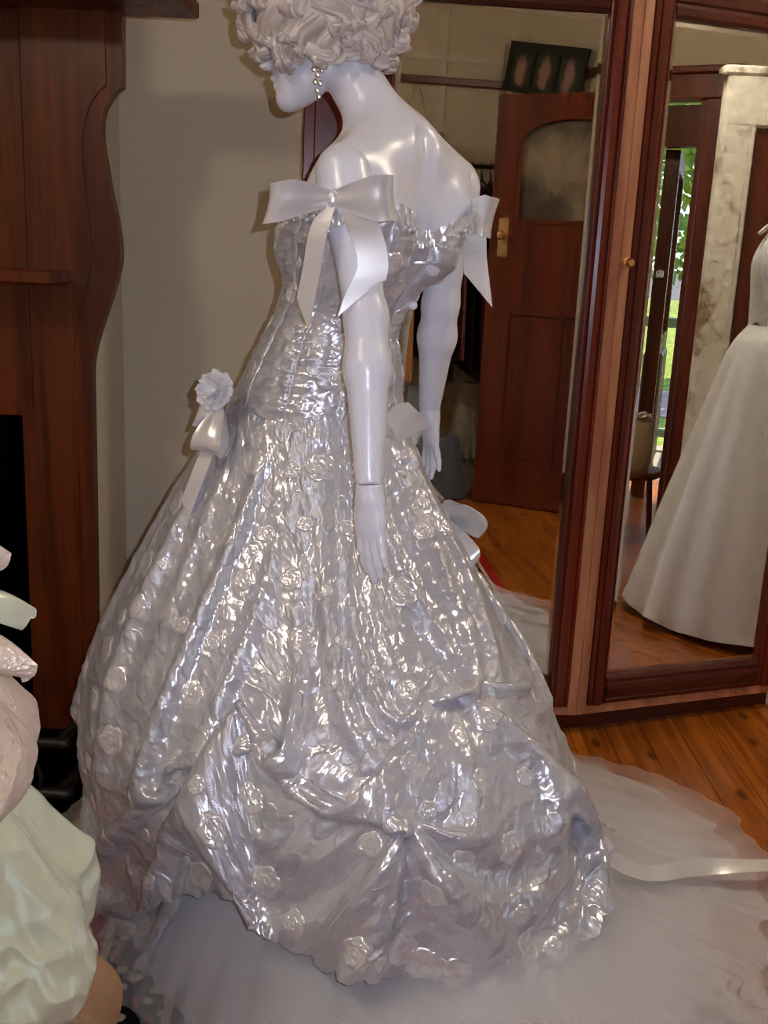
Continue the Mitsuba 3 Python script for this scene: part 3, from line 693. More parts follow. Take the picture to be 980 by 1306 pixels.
# crumples of the stiff brocade, deeper towards the hem
q = np.stack([UV[..., 0], UV[..., 1], th_f[None] * 0 + UV[..., 0] * 0], -1)
cyc = np.stack([np.cos(th_f)[None] * Rm, np.sin(th_f)[None] * Rm, UV[..., 1]], -1)
def ridged(p, sd): return 1 - np.abs(2 * meshkit.noise(p, sd) - 1)
wr = (ridged(cyc * [10, 10, 14], 1) ** 3 * 0.0040 + ridged(cyc * [26, 26, 34] + 5, 2) ** 3 * 0.0018 + ridged(cyc * [70, 70, 45] + 2, 4) ** 2 * 0.0006)
wr *= (0.6 + 0.7 * meshkit.fbm(cyc * 5, 2, 7)) * (0.45 + 0.75 * np.clip((Lu - 0.15) / 0.55, 0, 1))
SN = grid_normals(SK)
if ((SK[:, :, :2] - AX) * SN[..., :2]).sum(-1).mean() < 0: SN = -SN; FLIP = True
else: FLIP = False
SK = SK + SN * wr[..., None]
# swags between the pick-ups, and pleats that fan out below them
def cloth_uv(t, ss):
    j = int(np.argmin(np.abs(UV[:, int((t + np.pi) / (2 * np.pi) * NT) % NT, 1] - ss))); return UV[j, int((t + np.pi) / (2 * np.pi) * NT) % NT]
A_, B_, C_ = (cloth_uv(p[0], p[1]) for p in PINS[:3])
F0 = cloth_uv(np.radians(-165), 0.62)
swag = np.zeros(UV.shape[:2])
for (a, b, D, nf, am) in ((A_, B_, 0.26, 3.4, .010), (B_, C_, 0.26, 3.6, .011), (F0, A_, 0.30, 3.0, .007), (A_, B_ - [0, .16], -0.06, 1.2, .004)):
    t = (UV[..., 0] - a[0]) / (b[0] - a[0]); ins = (t > 0) & (t < 1); tc = np.clip(t, 0, 1); par = 4 * tc * (1 - tc)
    k = (UV[..., 1] - (a[1] + (b[1] - a[1]) * tc) + 0.015) / (par * D + 0.02 * np.sign(D))
    nz = meshkit.noise(np.stack([UV[..., 0] * 7, UV[..., 1] * 7, 0 * t], -1), 31)
    prof = np.sin(2 * np.pi * nf * 0.5 * k + 2.5 * nz); prof = np.sign(prof) * np.abs(prof) ** 0.8
    swag += np.where(ins, am * prof * par ** 0.7 * np.clip(k * 4, 0, 1) * np.clip((1.35 - k) * 3, 0, 1), 0)
for c, nn, am, rr0 in ((A_, 9, .009, .20), (B_, 10, .010, .22), (C_, 9, .008, .18)):
    du, dv = UV[..., 0] - c[0], UV[..., 1] - c[1]; rr1 = np.hypot(du, dv); an = np.arctan2(du, dv)
    swag += np.where(dv > -0.02, am * np.cos(nn * an + 1.3 * np.sin(rr1 * 20)) * np.exp(-rr1 / rr0) * np.clip(rr1 / 0.03, 0, 1) * np.clip((1.25 - np.abs(an)) * 2, 0, 1), 0)
swag = gaussian_filter(swag, (1.5, 1.5), mode=('nearest', 'wrap'))
SK = SK + SN * swag[..., None]
# scalloped lace hem
tail = np.clip((np.arange(NS) - (NS - 14)) / 13.0, 0, 1)[:, None]
dn = SK[-1] - SK[-9]; dn /= np.linalg.norm(dn, axis=-1, keepdims=True) + 1e-9
ub = UV[-1, :, 0]
scal = (0.004 + 0.022 * meshkit.noise(np.stack([ub * 11, ub * 0, ub * 0], -1), 8)) * np.abs(np.sin(ub / 0.05 * np.pi + 5 * meshkit.noise(np.stack([ub * 7, ub * 0, ub * 0], -1), 9))) ** 0.6 + 0.004 * np.abs(np.sin(ub / 0.018 * np.pi)) + 0.008 * meshkit.noise(np.stack([ub * 6, ub * 0, ub * 0], -1), 3)
SK = SK + (tail ** 2)[..., None] * (scal[:, None] * dn)[None]
def satin(base, rough, metal, patt=True):
    B = lin(base) if isinstance(base, str) else base
    def col(p, n, uv):
        d1, d2, r = voronoi(uv.x * 24, uv.y * 24)
        leaf = smoothstep(0.50, 0.46, d1) * smoothstep(0.45, 0.55, r)
        fine = fbm(uv.x * 220, uv.y * 220, 0, 2)
        return mi.Color3f(B) * (0.90 - 0.14 * leaf + 0.14 * fine)
    def rg(p, n, uv):
        d1, d2, r = voronoi(uv.x * 24, uv.y * 24)
        leaf = smoothstep(0.50, 0.46, d1) * smoothstep(0.45, 0.55, r)
        return rough + 0.16 * leaf + 0.10 * fbm(uv.x * 40, uv.y * 40, 0, 2)
    return {'type': 'principled', 'base_color': mikit.proc(col), 'roughness': mikit.proc(rg) if patt else rough, 'metallic': metal, 'specular': 0.6, 'sheen': 0.3}
def brocade_bump(p, n, uv):
    a = fbm(uv.x * 60, uv.y * 42, 0, 2); b = noise(uv.x * 160, uv.y * 160)
    d1, d2, r = voronoi(uv.x * 24, uv.y * 24)
    leaf = smoothstep(0.52, 0.44, d1) * smoothstep(0.45, 0.55, r)
    vein = dr.abs(dr.sin((uv.x * (1 + r) + uv.y * (1.5 - r)) * 900)) * leaf
    return a * 1.0 + b * 0.18 + leaf * 0.22 + vein * 0.06
scene['mat_brocade'] = {'type': 'twosided', 'b': {'type': 'bumpmap', 'tex': mikit.proc(brocade_bump, 6e-4), 'scale': 0.0046, 'b': satin([0.64, 0.64, 0.69], 0.21, 0.42)}}
scene['mat_rose'] = {'type': 'twosided', 'b': {'type': 'principled', 'base_color': rgb([0.80, 0.79, 0.80]), 'roughness': 0.22, 'metallic': 0.45, 'specular': 0.7}}
scene['mat_satin'] = {'type': 'twosided', 'b': {'type': 'principled', 'base_color': rgb([0.76, 0.745, 0.73]), 'roughness': 0.27, 'metallic': 0.35, 'specular': 0.6, 'sheen': 0.3}}
def tulle_mat(op, col):
    f = lambda p, n, uv: dr.clip(op * (0.72 + 0.56 * fbm(uv.x * 55, uv.y * 1.2, 0, 3)), 0.03, 1)
    return {'type': 'mask', 'opacity': mikit.proc(f), 'b': {'type': 'twosided', 'b': {'type': 'diffuse', 'reflectance': rgb(col)}}}
scene['mat_tulle'] = tulle_mat(0.46, [0.82, 0.81, 0.84])
scene['mat_tulle_thin'] = tulle_mat(0.20, [0.86, 0.84, 0.84])
dress = thing('wedding_dress', 'white satin brocade wedding gown with bows, picked-up skirt and tulle train, on the mannequin', 'wedding dress')
fa = grid_faces(NT, NS, True)
fa = fa if not FLIP else fa[:, ::-1]
skirt = put('skirt', trimesh.Trimesh(SK.reshape(-1, 3), fa, process=False), 'mat_brocade', dress, smooth=True, uv=UV.reshape(-1, 2))
# ------------------------------------------------------------------ bodice
BT, BS = 420, 230
phi = -np.pi + 2 * np.pi * np.arange(BT) / BT
def axis_at(z):
    t = np.clip((z - 0.97) / (1.385 - 0.97), 0, 1)
    zz = [0.93, 0.97, 1.10, 1.27, 1.36]; return np.stack([np.interp(z, zz, [-0.125, HI[0], WA[0], CH[0], -0.015]), np.interp(z, zz, [2.02, HI[1], WA[1], CH[1], 1.93])], -1)
def neck_z(ph): return 1.335 - w_(ph, -38, 0.045, 26) + w_(ph, -118, 0.006, 22) - w_(ph, 150, 0.0, 30)
def low_z(ph): return 0.955 - w_(ph, -50, 0.03, 60) + w_(ph, -180, 0.008, 50)
def body_radius(ph, z):
    """distance from the axis to the torso, by bisection"""
    A = axis_at(z); d = np.stack([np.cos(ph), np.sin(ph)], -1)
    lo, hi = np.full(ph.shape, 0.02), np.full(ph.shape, 0.26)
    for _ in range(13):
        m = (lo + hi) / 2; P = np.concatenate([A + d * m[:, None], z[:, None]], 1); inside = sd_torso(P) < 0
        lo = np.where(inside, m, lo); hi = np.where(inside, hi, m)
    return lo
zk = np.linspace(0.90, 1.37, 60); pk = phi[::6]
RT = np.stack([body_radius(pk, np.full(len(pk), z)) for z in zk])                     # (60, 70)
RT = gaussian_filter(RT, (1.0, 1.0), mode=('nearest', 'wrap'))
def bodice_pt(ph, z, off=0.0):
    a = (ph + np.pi) / (2 * np.pi) * len(pk); b = (z - zk[0]) / (zk[-1] - zk[0]) * (len(zk) - 1)
    r = map_coordinates(RT, [np.clip(b, 0, len(zk) - 1), a % len(pk)], order=1, mode='grid-wrap')
    low = np.hypot(AX[0] - axis_at(z)[..., 0], AX[1] - axis_at(z)[..., 1])
    ext = form_r(ph, np.minimum(z, 1.06)) + 0.004 - np.maximum(z - 1.06, 0) * 0.42
    ext = np.where(z < 1.20, ext, 0)
    r = smax(r + 0.009, ext, 0.02) + off
    A = axis_at(z); return np.stack([A[..., 0] + r * np.cos(ph), A[..., 1] + r * np.sin(ph), z], -1)
v_ = np.linspace(0, 1, BS)[:, None]
PH = np.broadcast_to(phi, (BS, BT)); ZB = neck_z(phi)[None] * (1 - v_) + low_z(phi)[None] * v_
BD = bodice_pt(PH.ravel(), ZB.ravel()).reshape(BS, BT, 3)
BD = gaussian_filter(BD, (2, 2, 0), mode=('nearest', 'wrap', 'nearest'))
SEAMS = np.radians([-172, -143, -112, -78, -52, -28, -5, 40, 80, 120, 155])
dphi = np.min(np.abs((PH[..., None] - SEAMS + np.pi) % (2 * np.pi) - np.pi), -1) * 0.14
bc = np.stack([np.cos(PH) * 0.14, np.sin(PH) * 0.14, ZB], -1)
wb = ridged(bc * [18, 18, 40], 11) ** 2 * 0.0042 + ridged(bc * [40, 40, 80] + 3, 12) ** 2 * 0.0020
wb = wb * (0.5 + 0.8 * meshkit.fbm(bc * 9, 2, 13)) - 0.003 * np.exp(-(dphi / 0.004) ** 2)
BN = grid_normals(BD); BN = BN if ((BD[..., :2] - axis_at(ZB)) * BN[..., :2]).sum(-1).mean() > 0 else -BN
BD = BD + BN * wb[..., None]
BUV = np.stack([PH * 0.15, 1.4 - ZB], -1)
bodice = put('bodice', trimesh.Trimesh(BD.reshape(-1, 3), grid_faces(BT, BS, True)[:, ::-1], process=False), 'mat_brocade', dress, smooth=True, uv=BUV.reshape(-1, 2))
# piped seams
for s in SEAMS:
    k = int((s + np.pi) / (2 * np.pi) * BT) % BT
    put('seam', tube(BD[3:-2:4, k] + BN[3:-2:4, k] * 0.0008, 0.0013, 6), 'mat_rose', bodice, smooth=True)
# ------------------------------------------------------------------ embroidered roses, following the cloth
def sample_grid(S, fj, fi, wrap_n):
    return np.stack([map_coordinates(S[..., k], [fj, fi % wrap_n], order=1, mode='grid-wrap') for k in range(3)], -1)
def rose_on(S, N, j, i, R, rot, wrap_n, rnd):
    """a five-petalled raised flower at row j, column i of the cloth"""
    nj, ni = S.shape[0], S.shape[1]
    ej = np.linalg.norm(S[min(j + 2, nj - 1), i] - S[max(j - 2, 0), i]) / 4 + 1e-6; ej = max(ej, 0.6 * float(np.median(np.linalg.norm(np.diff(S[:, i], axis=0), axis=-1))))
    ei = np.linalg.norm(S[j, (i + 2) % ni] - S[j, (i - 2) % ni]) / 4 + 1e-6; ei = max(ei, 0.65 * float(np.mean(np.linalg.norm(np.diff(S[j], axis=0), axis=-1))))
    nr, na = 10, 40
    r = np.linspace(0, 1, nr)[:, None]; a = np.arange(na)[None] * 2 * np.pi / na
    edge_ = 0.80 + 0.20 * np.abs(np.cos(2.5 * a + 0.3 * rnd)) ** 0.5
    X_, Y_ = r * edge_ * np.cos(a + rot) * R, r * edge_ * np.sin(a + rot) * R
    fj, fi = np.clip(j + Y_ / ej, 0, nj - 1.001), i + X_ / ei
    P = sample_grid(S, fj.ravel(), fi.ravel(), ni); n = sample_grid(N, fj.ravel(), fi.ravel(), ni); n /= np.linalg.norm(n, axis=1, keepdims=True) + 1e-9
    sw = a * 0.5 / np.pi
    h = 0.0010 + 0.0021 * np.abs(np.sin(np.pi * (r * 3.1 + 0.40 * np.cos(5 * a) * (r > 0.45) + sw * 0.9))) ** 1.5 * (1 - 0.5 * r ** 4) - 0.0022 * (r > 0.97)
    V = P + n * h.reshape(-1, 1)
    return trimesh.Trimesh(V, grid_faces(na, nr, True), process=False)
rr_ = np.random.default_rng(21)
def scatter_roses(S, N, uv, step, size, holder, name, rows, keep):
    us = np.arange(uv[..., 0].min(), uv[..., 0].max(), step)
    vs = np.arange(rows[0], rows[1], step * 0.86); c = 0
    for b, v in enumerate(vs):
        for u in us:
            tu, tv = u + (b % 2) * step / 2 + rr_.uniform(-.2, .2) * step, v + rr_.uniform(-.2, .2) * step
            jj = int(np.clip(np.searchsorted(uv[:, uv.shape[1] // 4, 1], tv), 4, uv.shape[0] - 9))
            row = uv[jj, :, 0]
            if not row[6] < tu < row[-6]: continue
            ii = int(np.searchsorted(row, tu))
            sz, rot, rn = size * rr_.uniform(.6, 1.35), rr_.uniform(0, 6.28), rr_.uniform(-1, 1)
            if not keep(S[jj, ii], N[jj, ii]) or rr_.random() < 0.25: continue
            put(name, rose_on(S, N, jj, ii, sz, rot, None, rn), 'mat_rose', holder, smooth=True); c += 1
    return c
SN = grid_normals(gaussian_filter(SK, (3, 3, 0), mode=('nearest', 'wrap', 'nearest'))); SN = SN if not FLIP else -SN
view = lambda p, n: ((CAM - p) @ n) / np.linalg.norm(CAM - p) > -0.25
nro = scatter_roses(SK, SN, UV, 0.094, 0.023, skirt, 'embroidered_rose', (0.10, 1.05), view)
nro2 = scatter_roses(BD, BN, BUV, 0.082, 0.019, bodice, 'embroidered_rose', (0.09, 0.42), view)
# ------------------------------------------------------------------ frills, sleeves
def frill(path, normals, ups, w, waves, amp, seed, rows=7):
    """a gathered strip of lace along a path: stands along ups, waves along normals"""
    P, N, U = (np.asarray(a, float) for a in (path, normals, ups)); n = len(P); t = np.linspace(0, 1, n)
    rs = np.random.default_rng(seed); ph = rs.uniform(0, 6.28, 4); out = []
    for v in np.linspace(-1, 1, rows):
        wv = np.sin(t * waves * 6.28 + ph[0]) * 0.6 + np.sin(t * waves * 2.3 * 6.28 + ph[1] + v) * 0.4
        ed = 1 + 0.12 * np.sin(t * waves * 3.1 * 6.28 + ph[2]) * abs(v)
        out.append(P + U * (v * w * ed)[:, None] + N * (amp * (0.35 + abs(v)) * wv + 0.004)[:, None])
    V = np.stack(out); return trimesh.Trimesh(V.reshape(-1, 3), grid_faces(n, rows), process=False)
pf = np.linspace(-np.pi, np.pi, 700)
tp = bodice_pt(pf, neck_z(pf) - 0.006, 0.003); rad = np.stack([np.cos(pf), np.sin(pf), 0 * pf], -1)
put('neckline_frill', frill(tp, rad, np.broadcast_to(Z, tp.shape) + rad * 0.15, 0.014, 46, 0.005, 3), 'mat_rose', dress, smooth=True)
# beads along the neckline
bead = []
for k, p_ in enumerate(bodice_pt(np.linspace(-np.pi, np.pi, 150), neck_z(np.linspace(-np.pi, np.pi, 150)) - 0.012 - 0.02 * rr_.random(150), 0.008)):
    s_ = trimesh.creation.icosphere(1, radius=rr_.uniform(.0025, .005)); s_.apply_translation(p_); bead.append(s_)
tag(put('beading', cat(bead), 'mat_satin', dress, smooth=True), kind='stuff')
def bow_loop(knot, out, wid, nor, ln, w, puff, droop=0.0, rnd=0.004, n=44, gather=0.33):
    """one loop of a bow: a ribbon that leaves the knot, turns back at ln and returns"""
    out, wid, nor = (np.asarray(a, float) / np.linalg.norm(a) for a in (out, wid, nor))
    t = np.linspace(0, 1, n); s = np.sin(np.pi * t)
    along = ln * (0.5 - 0.5 * np.cos(2 * np.pi * t)) ** 0.75; side = puff * np.sin(2 * np.pi * t) * (0.35 + 0.65 * s)
    P = np.asarray(knot) + out * along[:, None] + nor * side[:, None] - Z * (droop * (along / ln) ** 2)[:, None]
    W = gather + (1 - gather) * np.clip(along / ln * 1.5, 0, 1) ** 0.8
    rows = []
    for v in np.linspace(-1, 1, 13):
        cr = 0.0025 * np.sin(v * 5 + 2) * (1 - along / ln)
        rows.append(P + wid * (v * w / 2 * W)[:, None] + nor * cr[:, None] + out * (rnd * v * v * along / ln)[:, None])
    V = np.stack(rows, 1).reshape(-1, 3); return trimesh.Trimesh(V, grid_faces(13, n), process=False)
def bow_tail(path, wid, w, cut=0.02, curl=0.0, n=40):
    P = smooth_curve(path, max(2, n // (len(path) - 1))); t = np.linspace(0, 1, len(P)); rows = []
    Wd = np.asarray(wid, float); Wd = Wd / np.linalg.norm(Wd) if Wd.ndim == 1 else Wd
    Tn = np.gradient(P, axis=0); Tn /= np.linalg.norm(Tn, axis=1, keepdims=True)
    if Wd.ndim == 2:
        Wd = np.stack([np.interp(t, np.linspace(0, 1, len(Wd)), Wd[:, k]) for k in range(3)], 1); 
    else: Wd = np.broadcast_to(Wd, P.shape)
    Wd = Wd - Tn * (Wd * Tn).sum(1, keepdims=True); Wd /= np.linalg.norm(Wd, axis=1, keepdims=True); Nn = np.cross(Tn, Wd)
    g = 0.45 + 0.55 * np.clip(t * 4, 0, 1)
    for v in np.linspace(-1, 1, 11):
        end = Tn * (cut * v * (t ** 6))[:, None]
        rows.append(P + Wd * (v * w / 2 * g)[:, None] + Nn * (curl * (v * v - .5)) + end)
    return trimesh.Trimesh(np.stack(rows, 1).reshape(-1, 3), grid_faces(11, len(P)), process=False)
def knot(c, r, axis):
    m = trimesh.creation.icosphere(3, radius=1.0); d = meshkit.noise(m.vertices * 3.1, 5)[:, None]; v = m.vertices * (1 + 0.25 * (d - .5)) * np.asarray(r); m.vertices = v + np.asarray(c); return m
VIEW = -fw
for side, frac in ((1, 0.235), (-1, 0.25)):
    sh, el, wr_ = ARMS[side]; ax = (el - sh) / np.linalg.norm(el - sh); c0 = sh + (el - sh) * frac
    a = np.cross(ax, [0.3, 0.9, 0.1]); a /= np.linalg.norm(a); b = np.cross(ax, a)
    t = np.linspace(0, 2 * np.pi, 260)
    rd = np.cos(t)[:, None] * a + np.sin(t)[:, None] * b
    tilt = ax[None] * (0.012 * (rd @ (-LEFT * side)))[:, None]
    sl = key('sleeve', dress)
    put('band', frill(c0 + rd * 0.0445 - tilt, rd, np.broadcast_to(-ax, rd.shape), 0.024, 9, 0.004, 7), 'mat_brocade', sl, smooth=True, uv=np.random.default_rng(1).random((260 * 7, 2)) * 0 + np.stack([np.tile(t * 0.045, 7), np.repeat(np.linspace(0, .05, 7), 260)], 1))
    put('frill', frill(c0 + rd * 0.047 - tilt - ax * 0.018, rd, np.broadcast_to(-ax, rd.shape), 0.010, 16, 0.005, 8), 'mat_rose', sl, smooth=True)
    put('frill', frill(c0 + rd * 0.047 - tilt + ax * 0.022, rd, np.broadcast_to(-ax, rd.shape), 0.010, 15, 0.005, 9), 'mat_rose', sl, smooth=True)
# bow on the near sleeve
sh, el, wr_ = ARMS[1]; c0 = sh + (el - sh) * 0.22
bw = key('sleeve_bow', dress); kn = c0 + np.array([-0.022, -0.056, 0.004])
put('loop', bow_loop(kn, [-1.0, -0.15, 0.05], [0.22, -0.3, 1.0], [0.1, -1.0, -0.1], 0.105, 0.066, 0.022, droop=0.018), 'mat_satin', bw, smooth=True)
put('loop', bow_loop(kn, [1.0, -0.10, 0.10], [-0.15, -0.25, 1.0], [-0.1, -1.0, -0.15], 0.098, 0.070, 0.026, droop=0.004), 'mat_satin', bw, smooth=True)
put('tail', bow_tail([kn, kn + [-0.022, -0.012, -0.05], kn + [-0.032, -0.006, -0.11], kn + [-0.046, 0.004, -0.185]], [1, -0.5, 0.0], 0.034, 0.022), 'mat_satin', bw, smooth=True)
put('tail', bow_tail([kn + [0.02, 0.0, -0.01], kn + [0.052, -0.014, -0.045], kn + [0.068, -0.018, -0.10], kn + [0.052, -0.02, -0.150]], [1, 0.15, 0.12], 0.050, -0.045), 'mat_satin', bw, smooth=True)
put('knot', knot(kn + [0, -0.002, 0], [.010, .008, .015], None), 'mat_satin', bw, smooth=True)
# bow on the far sleeve
sh, el, wr_ = ARMS[-1]; c0 = sh + (el - sh) * 0.24
bw = key('sleeve_bow', dress); kn = c0 + np.array([0.022, -0.044, 0.010])
put('loop', bow_loop(kn, [0.75, -0.55, -0.12], [0.15, -0.25, 1.0], [-0.4, -1.0, 0.0], 0.062, 0.072, 0.030, droop=0.006), 'mat_satin', bw, smooth=True)
put('loop', bow_loop(kn, [0.2, 0.95, 0.0], [0.2, 0.0, 1.0], [1.0, -0.2, 0.0], 0.075, 0.064, 0.024, droop=0.01), 'mat_satin', bw, smooth=True)
put('tail', bow_tail([kn, kn + [0.018, -0.012, -0.045], kn + [0.024, -0.010, -0.09], kn + [0.034, -0.012, -0.145]], [1, -0.25, 0.0], 0.046, 0.035), 'mat_satin', bw, smooth=True)
put('knot', knot(kn, [.012, .010, .014], None), 'mat_satin', bw, smooth=True)
# pearl button where the back of the bodice ends
pb = bodice_pt(np.radians([-14.0]), np.array([1.165]), 0.012)[0]
pm = trimesh.creation.icosphere(3, radius=0.0085); pm.apply_translation(pb); tag(put('pearl_button', pm, 'mat_enamel', dress, smooth=True), 'round pearl button')
# ------------------------------------------------------------------ rosettes and bows on the hips
def rosette(c, R, nor, n_pet, seed, bsdf, parent):
    rs = np.random.default_rng(seed); nor = np.asarray(nor, float) / np.linalg.norm(nor); a = np.cross(nor, [0.1, 0.2, 1]); a /= np.linalg.norm(a); b = np.cross(nor, a)
    k = key('rosette', parent)
    for ring, (m, r0, lift) in enumerate(((n_pet, 1.0, 0.15), (n_pet - 2, 0.75, 0.45), (n_pet - 4, 0.48, 0.8))):
        for q in range(max(m, 3)):
            an = 2 * np.pi * (q + 0.5 * ring) / max(m, 3) + rs.normal(0, .1); o = math.cos(an) * a + math.sin(an) * b; s = np.cross(nor, o)
            u, v = np.meshgrid(np.linspace(-1, 1, 9), np.linspace(0, 1, 7))
            wd = R * 0.62 * r0 * np.sin(np.pi * (0.12 + 0.72 * v)) ; L_ = R * r0
            h = lift * R * v ** 1.3 - R * 0.22 * u * u * v + R * 0.06 * np.sin(u * 7 + q) * v
            V = np.asarray(c) + (o[None, None] * (L_ * v * (1 - 0.15 * u * u))[..., None] + s[None, None] * (u * wd)[..., None] + nor[None, None] * h[..., None])
            put('petal', trimesh.Trimesh(V.reshape(-1, 3), grid_faces(9, 7), process=False), bsdf, k, smooth=True)
    return k
hb = key('hip_bow', dress); hc = np.array([-0.322, 1.880, 0.998])
put('loop', bow_loop(hc + [0.01, -0.01, -0.03], [-0.25, -0.25, -1.0], [1.0, -0.4, -0.15], [-0.2, -1, 0.1], 0.085, 0.060, 0.026), 'mat_satin', hb, smooth=True)
put('loop', bow_loop(hc + [0.01, 0.02, -0.02], [-0.75, 0.4, -0.5], [0.3, 0.2, 1.0], [-0.6, -0.7, 0.1], 0.06, 0.05, 0.02), 'mat_satin', hb, smooth=True)
put('tail', bow_tail([hc + [0.0, 0.0, -0.08], hc + [-0.022, -0.02, -0.14], hc + [-0.05, -0.03, -0.22]], [1, -0.3, 0], 0.028, 0.01), 'mat_satin', hb, smooth=True)
rosette(hc, 0.040, [-0.35, -0.85, 0.35], 9, 2, 'mat_tulle_r', dress)
scene['mat_tulle_r'] = principled([0.66, 0.65, 0.67], 0.6, sheen=0.4)
hb2 = key('hip_bow', dress); hr = np.array([0.118, 2.00, 0.750])
put('loop', bow_loop(hr, [0.75, -0.15, 0.10], [-0.35, -0.5, 1.0], [0.4, -1.0, 0.1], 0.088, 0.088, 0.042, droop=0.015, rnd=-0.03), 'mat_satin', hb2, smooth=True)
put('loop', bow_loop(hr + [0.005, -0.02, -0.01], [0.35, -0.45, -0.85], [1.0, -0.1, 0.3], [0.3, -1.0, 0.2], 0.105, 0.075, 0.040, rnd=-0.02), 'mat_satin', hb2, smooth=True)
put('loop', bow_loop(hr + [-0.02, -0.02, 0.0], [-0.55, -0.35, -0.6], [0.6, -0.4, -0.6], [0.3, -1.0, 0.2], 0.06, 0.05, 0.024), 'mat_satin', hb2, smooth=True)
put('knot', knot(hr + [0, -0.02, 0], [.016, .014, .018], None), 'mat_satin', hb2, smooth=True)
put('flap', bow_tail([[0.005, 1.90, 0.975], [0.028, 1.895, 0.955], [0.052, 1.90, 0.93]], [0.45, -0.15, 0.9], 0.066, 0.008), 'mat_satin', hb2, smooth=True)
for (c, R, nr_, sd) in (([0.028, 1.90, 0.865], 0.040, 8, 4), ([0.050, 1.915, 0.815], 0.042, 8, 5), ([0.070, 1.94, 0.775], 0.038, 7, 6)):
    rosette(c, R, [0.45, -0.85, 0.25], nr_, sd, 'mat_brocade_plain', dress)
scene['mat_brocade_plain'] = principled([0.72, 0.71, 0.72], 0.33, metallic=0.2, sheen=0.3)
# ------------------------------------------------------------------ ribbon that trails over the train
P3 = np.array([0.40, 1.72, 0.22])
put('trailing_ribbon', bow_tail([P3 + [0.02, 0.0, -0.03], [0.47, 1.74, 0.15], [0.55, 1.77, 0.105], [0.66, 1.83, 0.085], [0.78, 1.86, 0.075], [0.93, 1.90, 0.06]], [[0.2, 0.6, 0.6], [0.0, 0.5, 0.7], [0, 0.9, 0.3], [-0.2, 0.6, .7], [-.1, .9, .2], [0, .9, 0.1]], 0.034, 0.03, n=90), 'mat_satin', dress, smooth=True)
put('trailing_ribbon', bow_tail([P3 + [0.015, -0.01, 0.03], P3 + [0.045, -0.015, -0.03], P3 + [0.06, -0.02, -0.085]], [0.3, 1, 0.2], 0.022, 0.012), 'mat_satin', dress, smooth=True)
put('loop', bow_loop(P3 + [0, -0.01, 0.0], [0.25, -0.4, -0.9], [1.0, -0.2, 0.2], [0.3, -1.0, 0.2], 0.06, 0.04, 0.02), 'mat_satin', dress, smooth=True)
# ------------------------------------------------------------------ tulle underskirt and train
HT = CubicSpline(np.radians([-180, -150, -120, -90, -65, -40, -15, 5, 28, 55, 90, 135, 180]), [.55, .535, .585, .86, .98, 1.04, .99, .95, .80, .63, .56, .54, .55], bc_type='periodic')
def tulle_layer(k, scale, nt=560, ns=46):
    th = np.linspace(-np.pi, np.pi, nt, endpoint=False); s = np.linspace(0, 1, ns)[:, None]
    r_out = HT(th) * scale
    z0, rs = 0.42 - 0.03 * k, np.random.default_rng(40 + k)
    f0 = form_r(th, np.full(nt, z0)) - 0.085; zm = 0.15 - 0.012 * k
    fb = np.minimum(form_r(th, np.full(nt, zm)) - 0.05 - 0.012 * k, r_out - 0.06)
    # down inside the skirt, then spreading over the floor
    t1 = np.clip(s / 0.45, 0, 1); t2 = np.clip((s - 0.45) / 0.55, 0, 1)
    zz = np.where(s <= 0.45, z0 + (zm - z0) * t1, 0.010 + 0.004 * k + (zm - 0.010 - 0.004 * k) * (1 - t2) ** 1.9) + 0 * th
    r = np.where(s <= 0.45, f0 + (fb - f0) * t1, fb + (r_out - fb) * t2 ** 0.95)
    r = np.where(t2 > 0, r, np.minimum(r, form_r(th[None] + 0 * zz, np.clip(zz, 0.02, 1)) - 0.045))
    n1 = meshkit.fbm(np.stack([np.cos(th) * 5 + k, np.sin(th) * 5, 0 * th], -1), 3, 3 + k)
    n2 = meshkit.fbm(np.stack([np.cos(th) * 16 + k, np.sin(th) * 16, 0 * th], -1), 3, 9 + k)
    w1 = np.sin(th * (21 + 5 * k) + 22 * n1) * (0.3 + n2)
    n3 = meshkit.fbm(np.stack([np.cos(th) * r * 7 + k, np.sin(th) * r * 7, 0 * r + k], -1), 3, 12 + k)
    r = r + t2 * 0.006 * w1 + (s ** 5) * (0.14 * (n1 - 0.5) + 0.05 * (n2 - 0.5))
    zz = zz + t2 * (1 - t2) * 0.10 * (n3 - 0.35) + t2 * 0.030 * n3 * (1 - 0.6 * t2 ** 2) + t2 * (1 - t2) * 0.012 * w1
    zz = np.maximum(zz, 0.009 + 0.002 * k)
    V = np.stack([AX[0] + r * np.cos(th), AX[1] + r * np.sin(th), zz], -1)
    uv = np.stack([np.broadcast_to(th * 1.0 + k, (ns, nt)), np.broadcast_to(s * 1.3, (ns, nt))], -1)
    return trimesh.Trimesh(V.reshape(-1, 3), grid_faces(nt, ns, True), process=False), uv.reshape(-1, 2)
for k, sc in enumerate((1.05, 0.98, 0.93, 0.88, 0.80)):
    m_, uv_ = tulle_layer(k, sc)
    put('tulle_layer', m_, 'mat_tulle' if k > 1 else 'mat_tulle_thin', dress, smooth=True, uv=uv_)

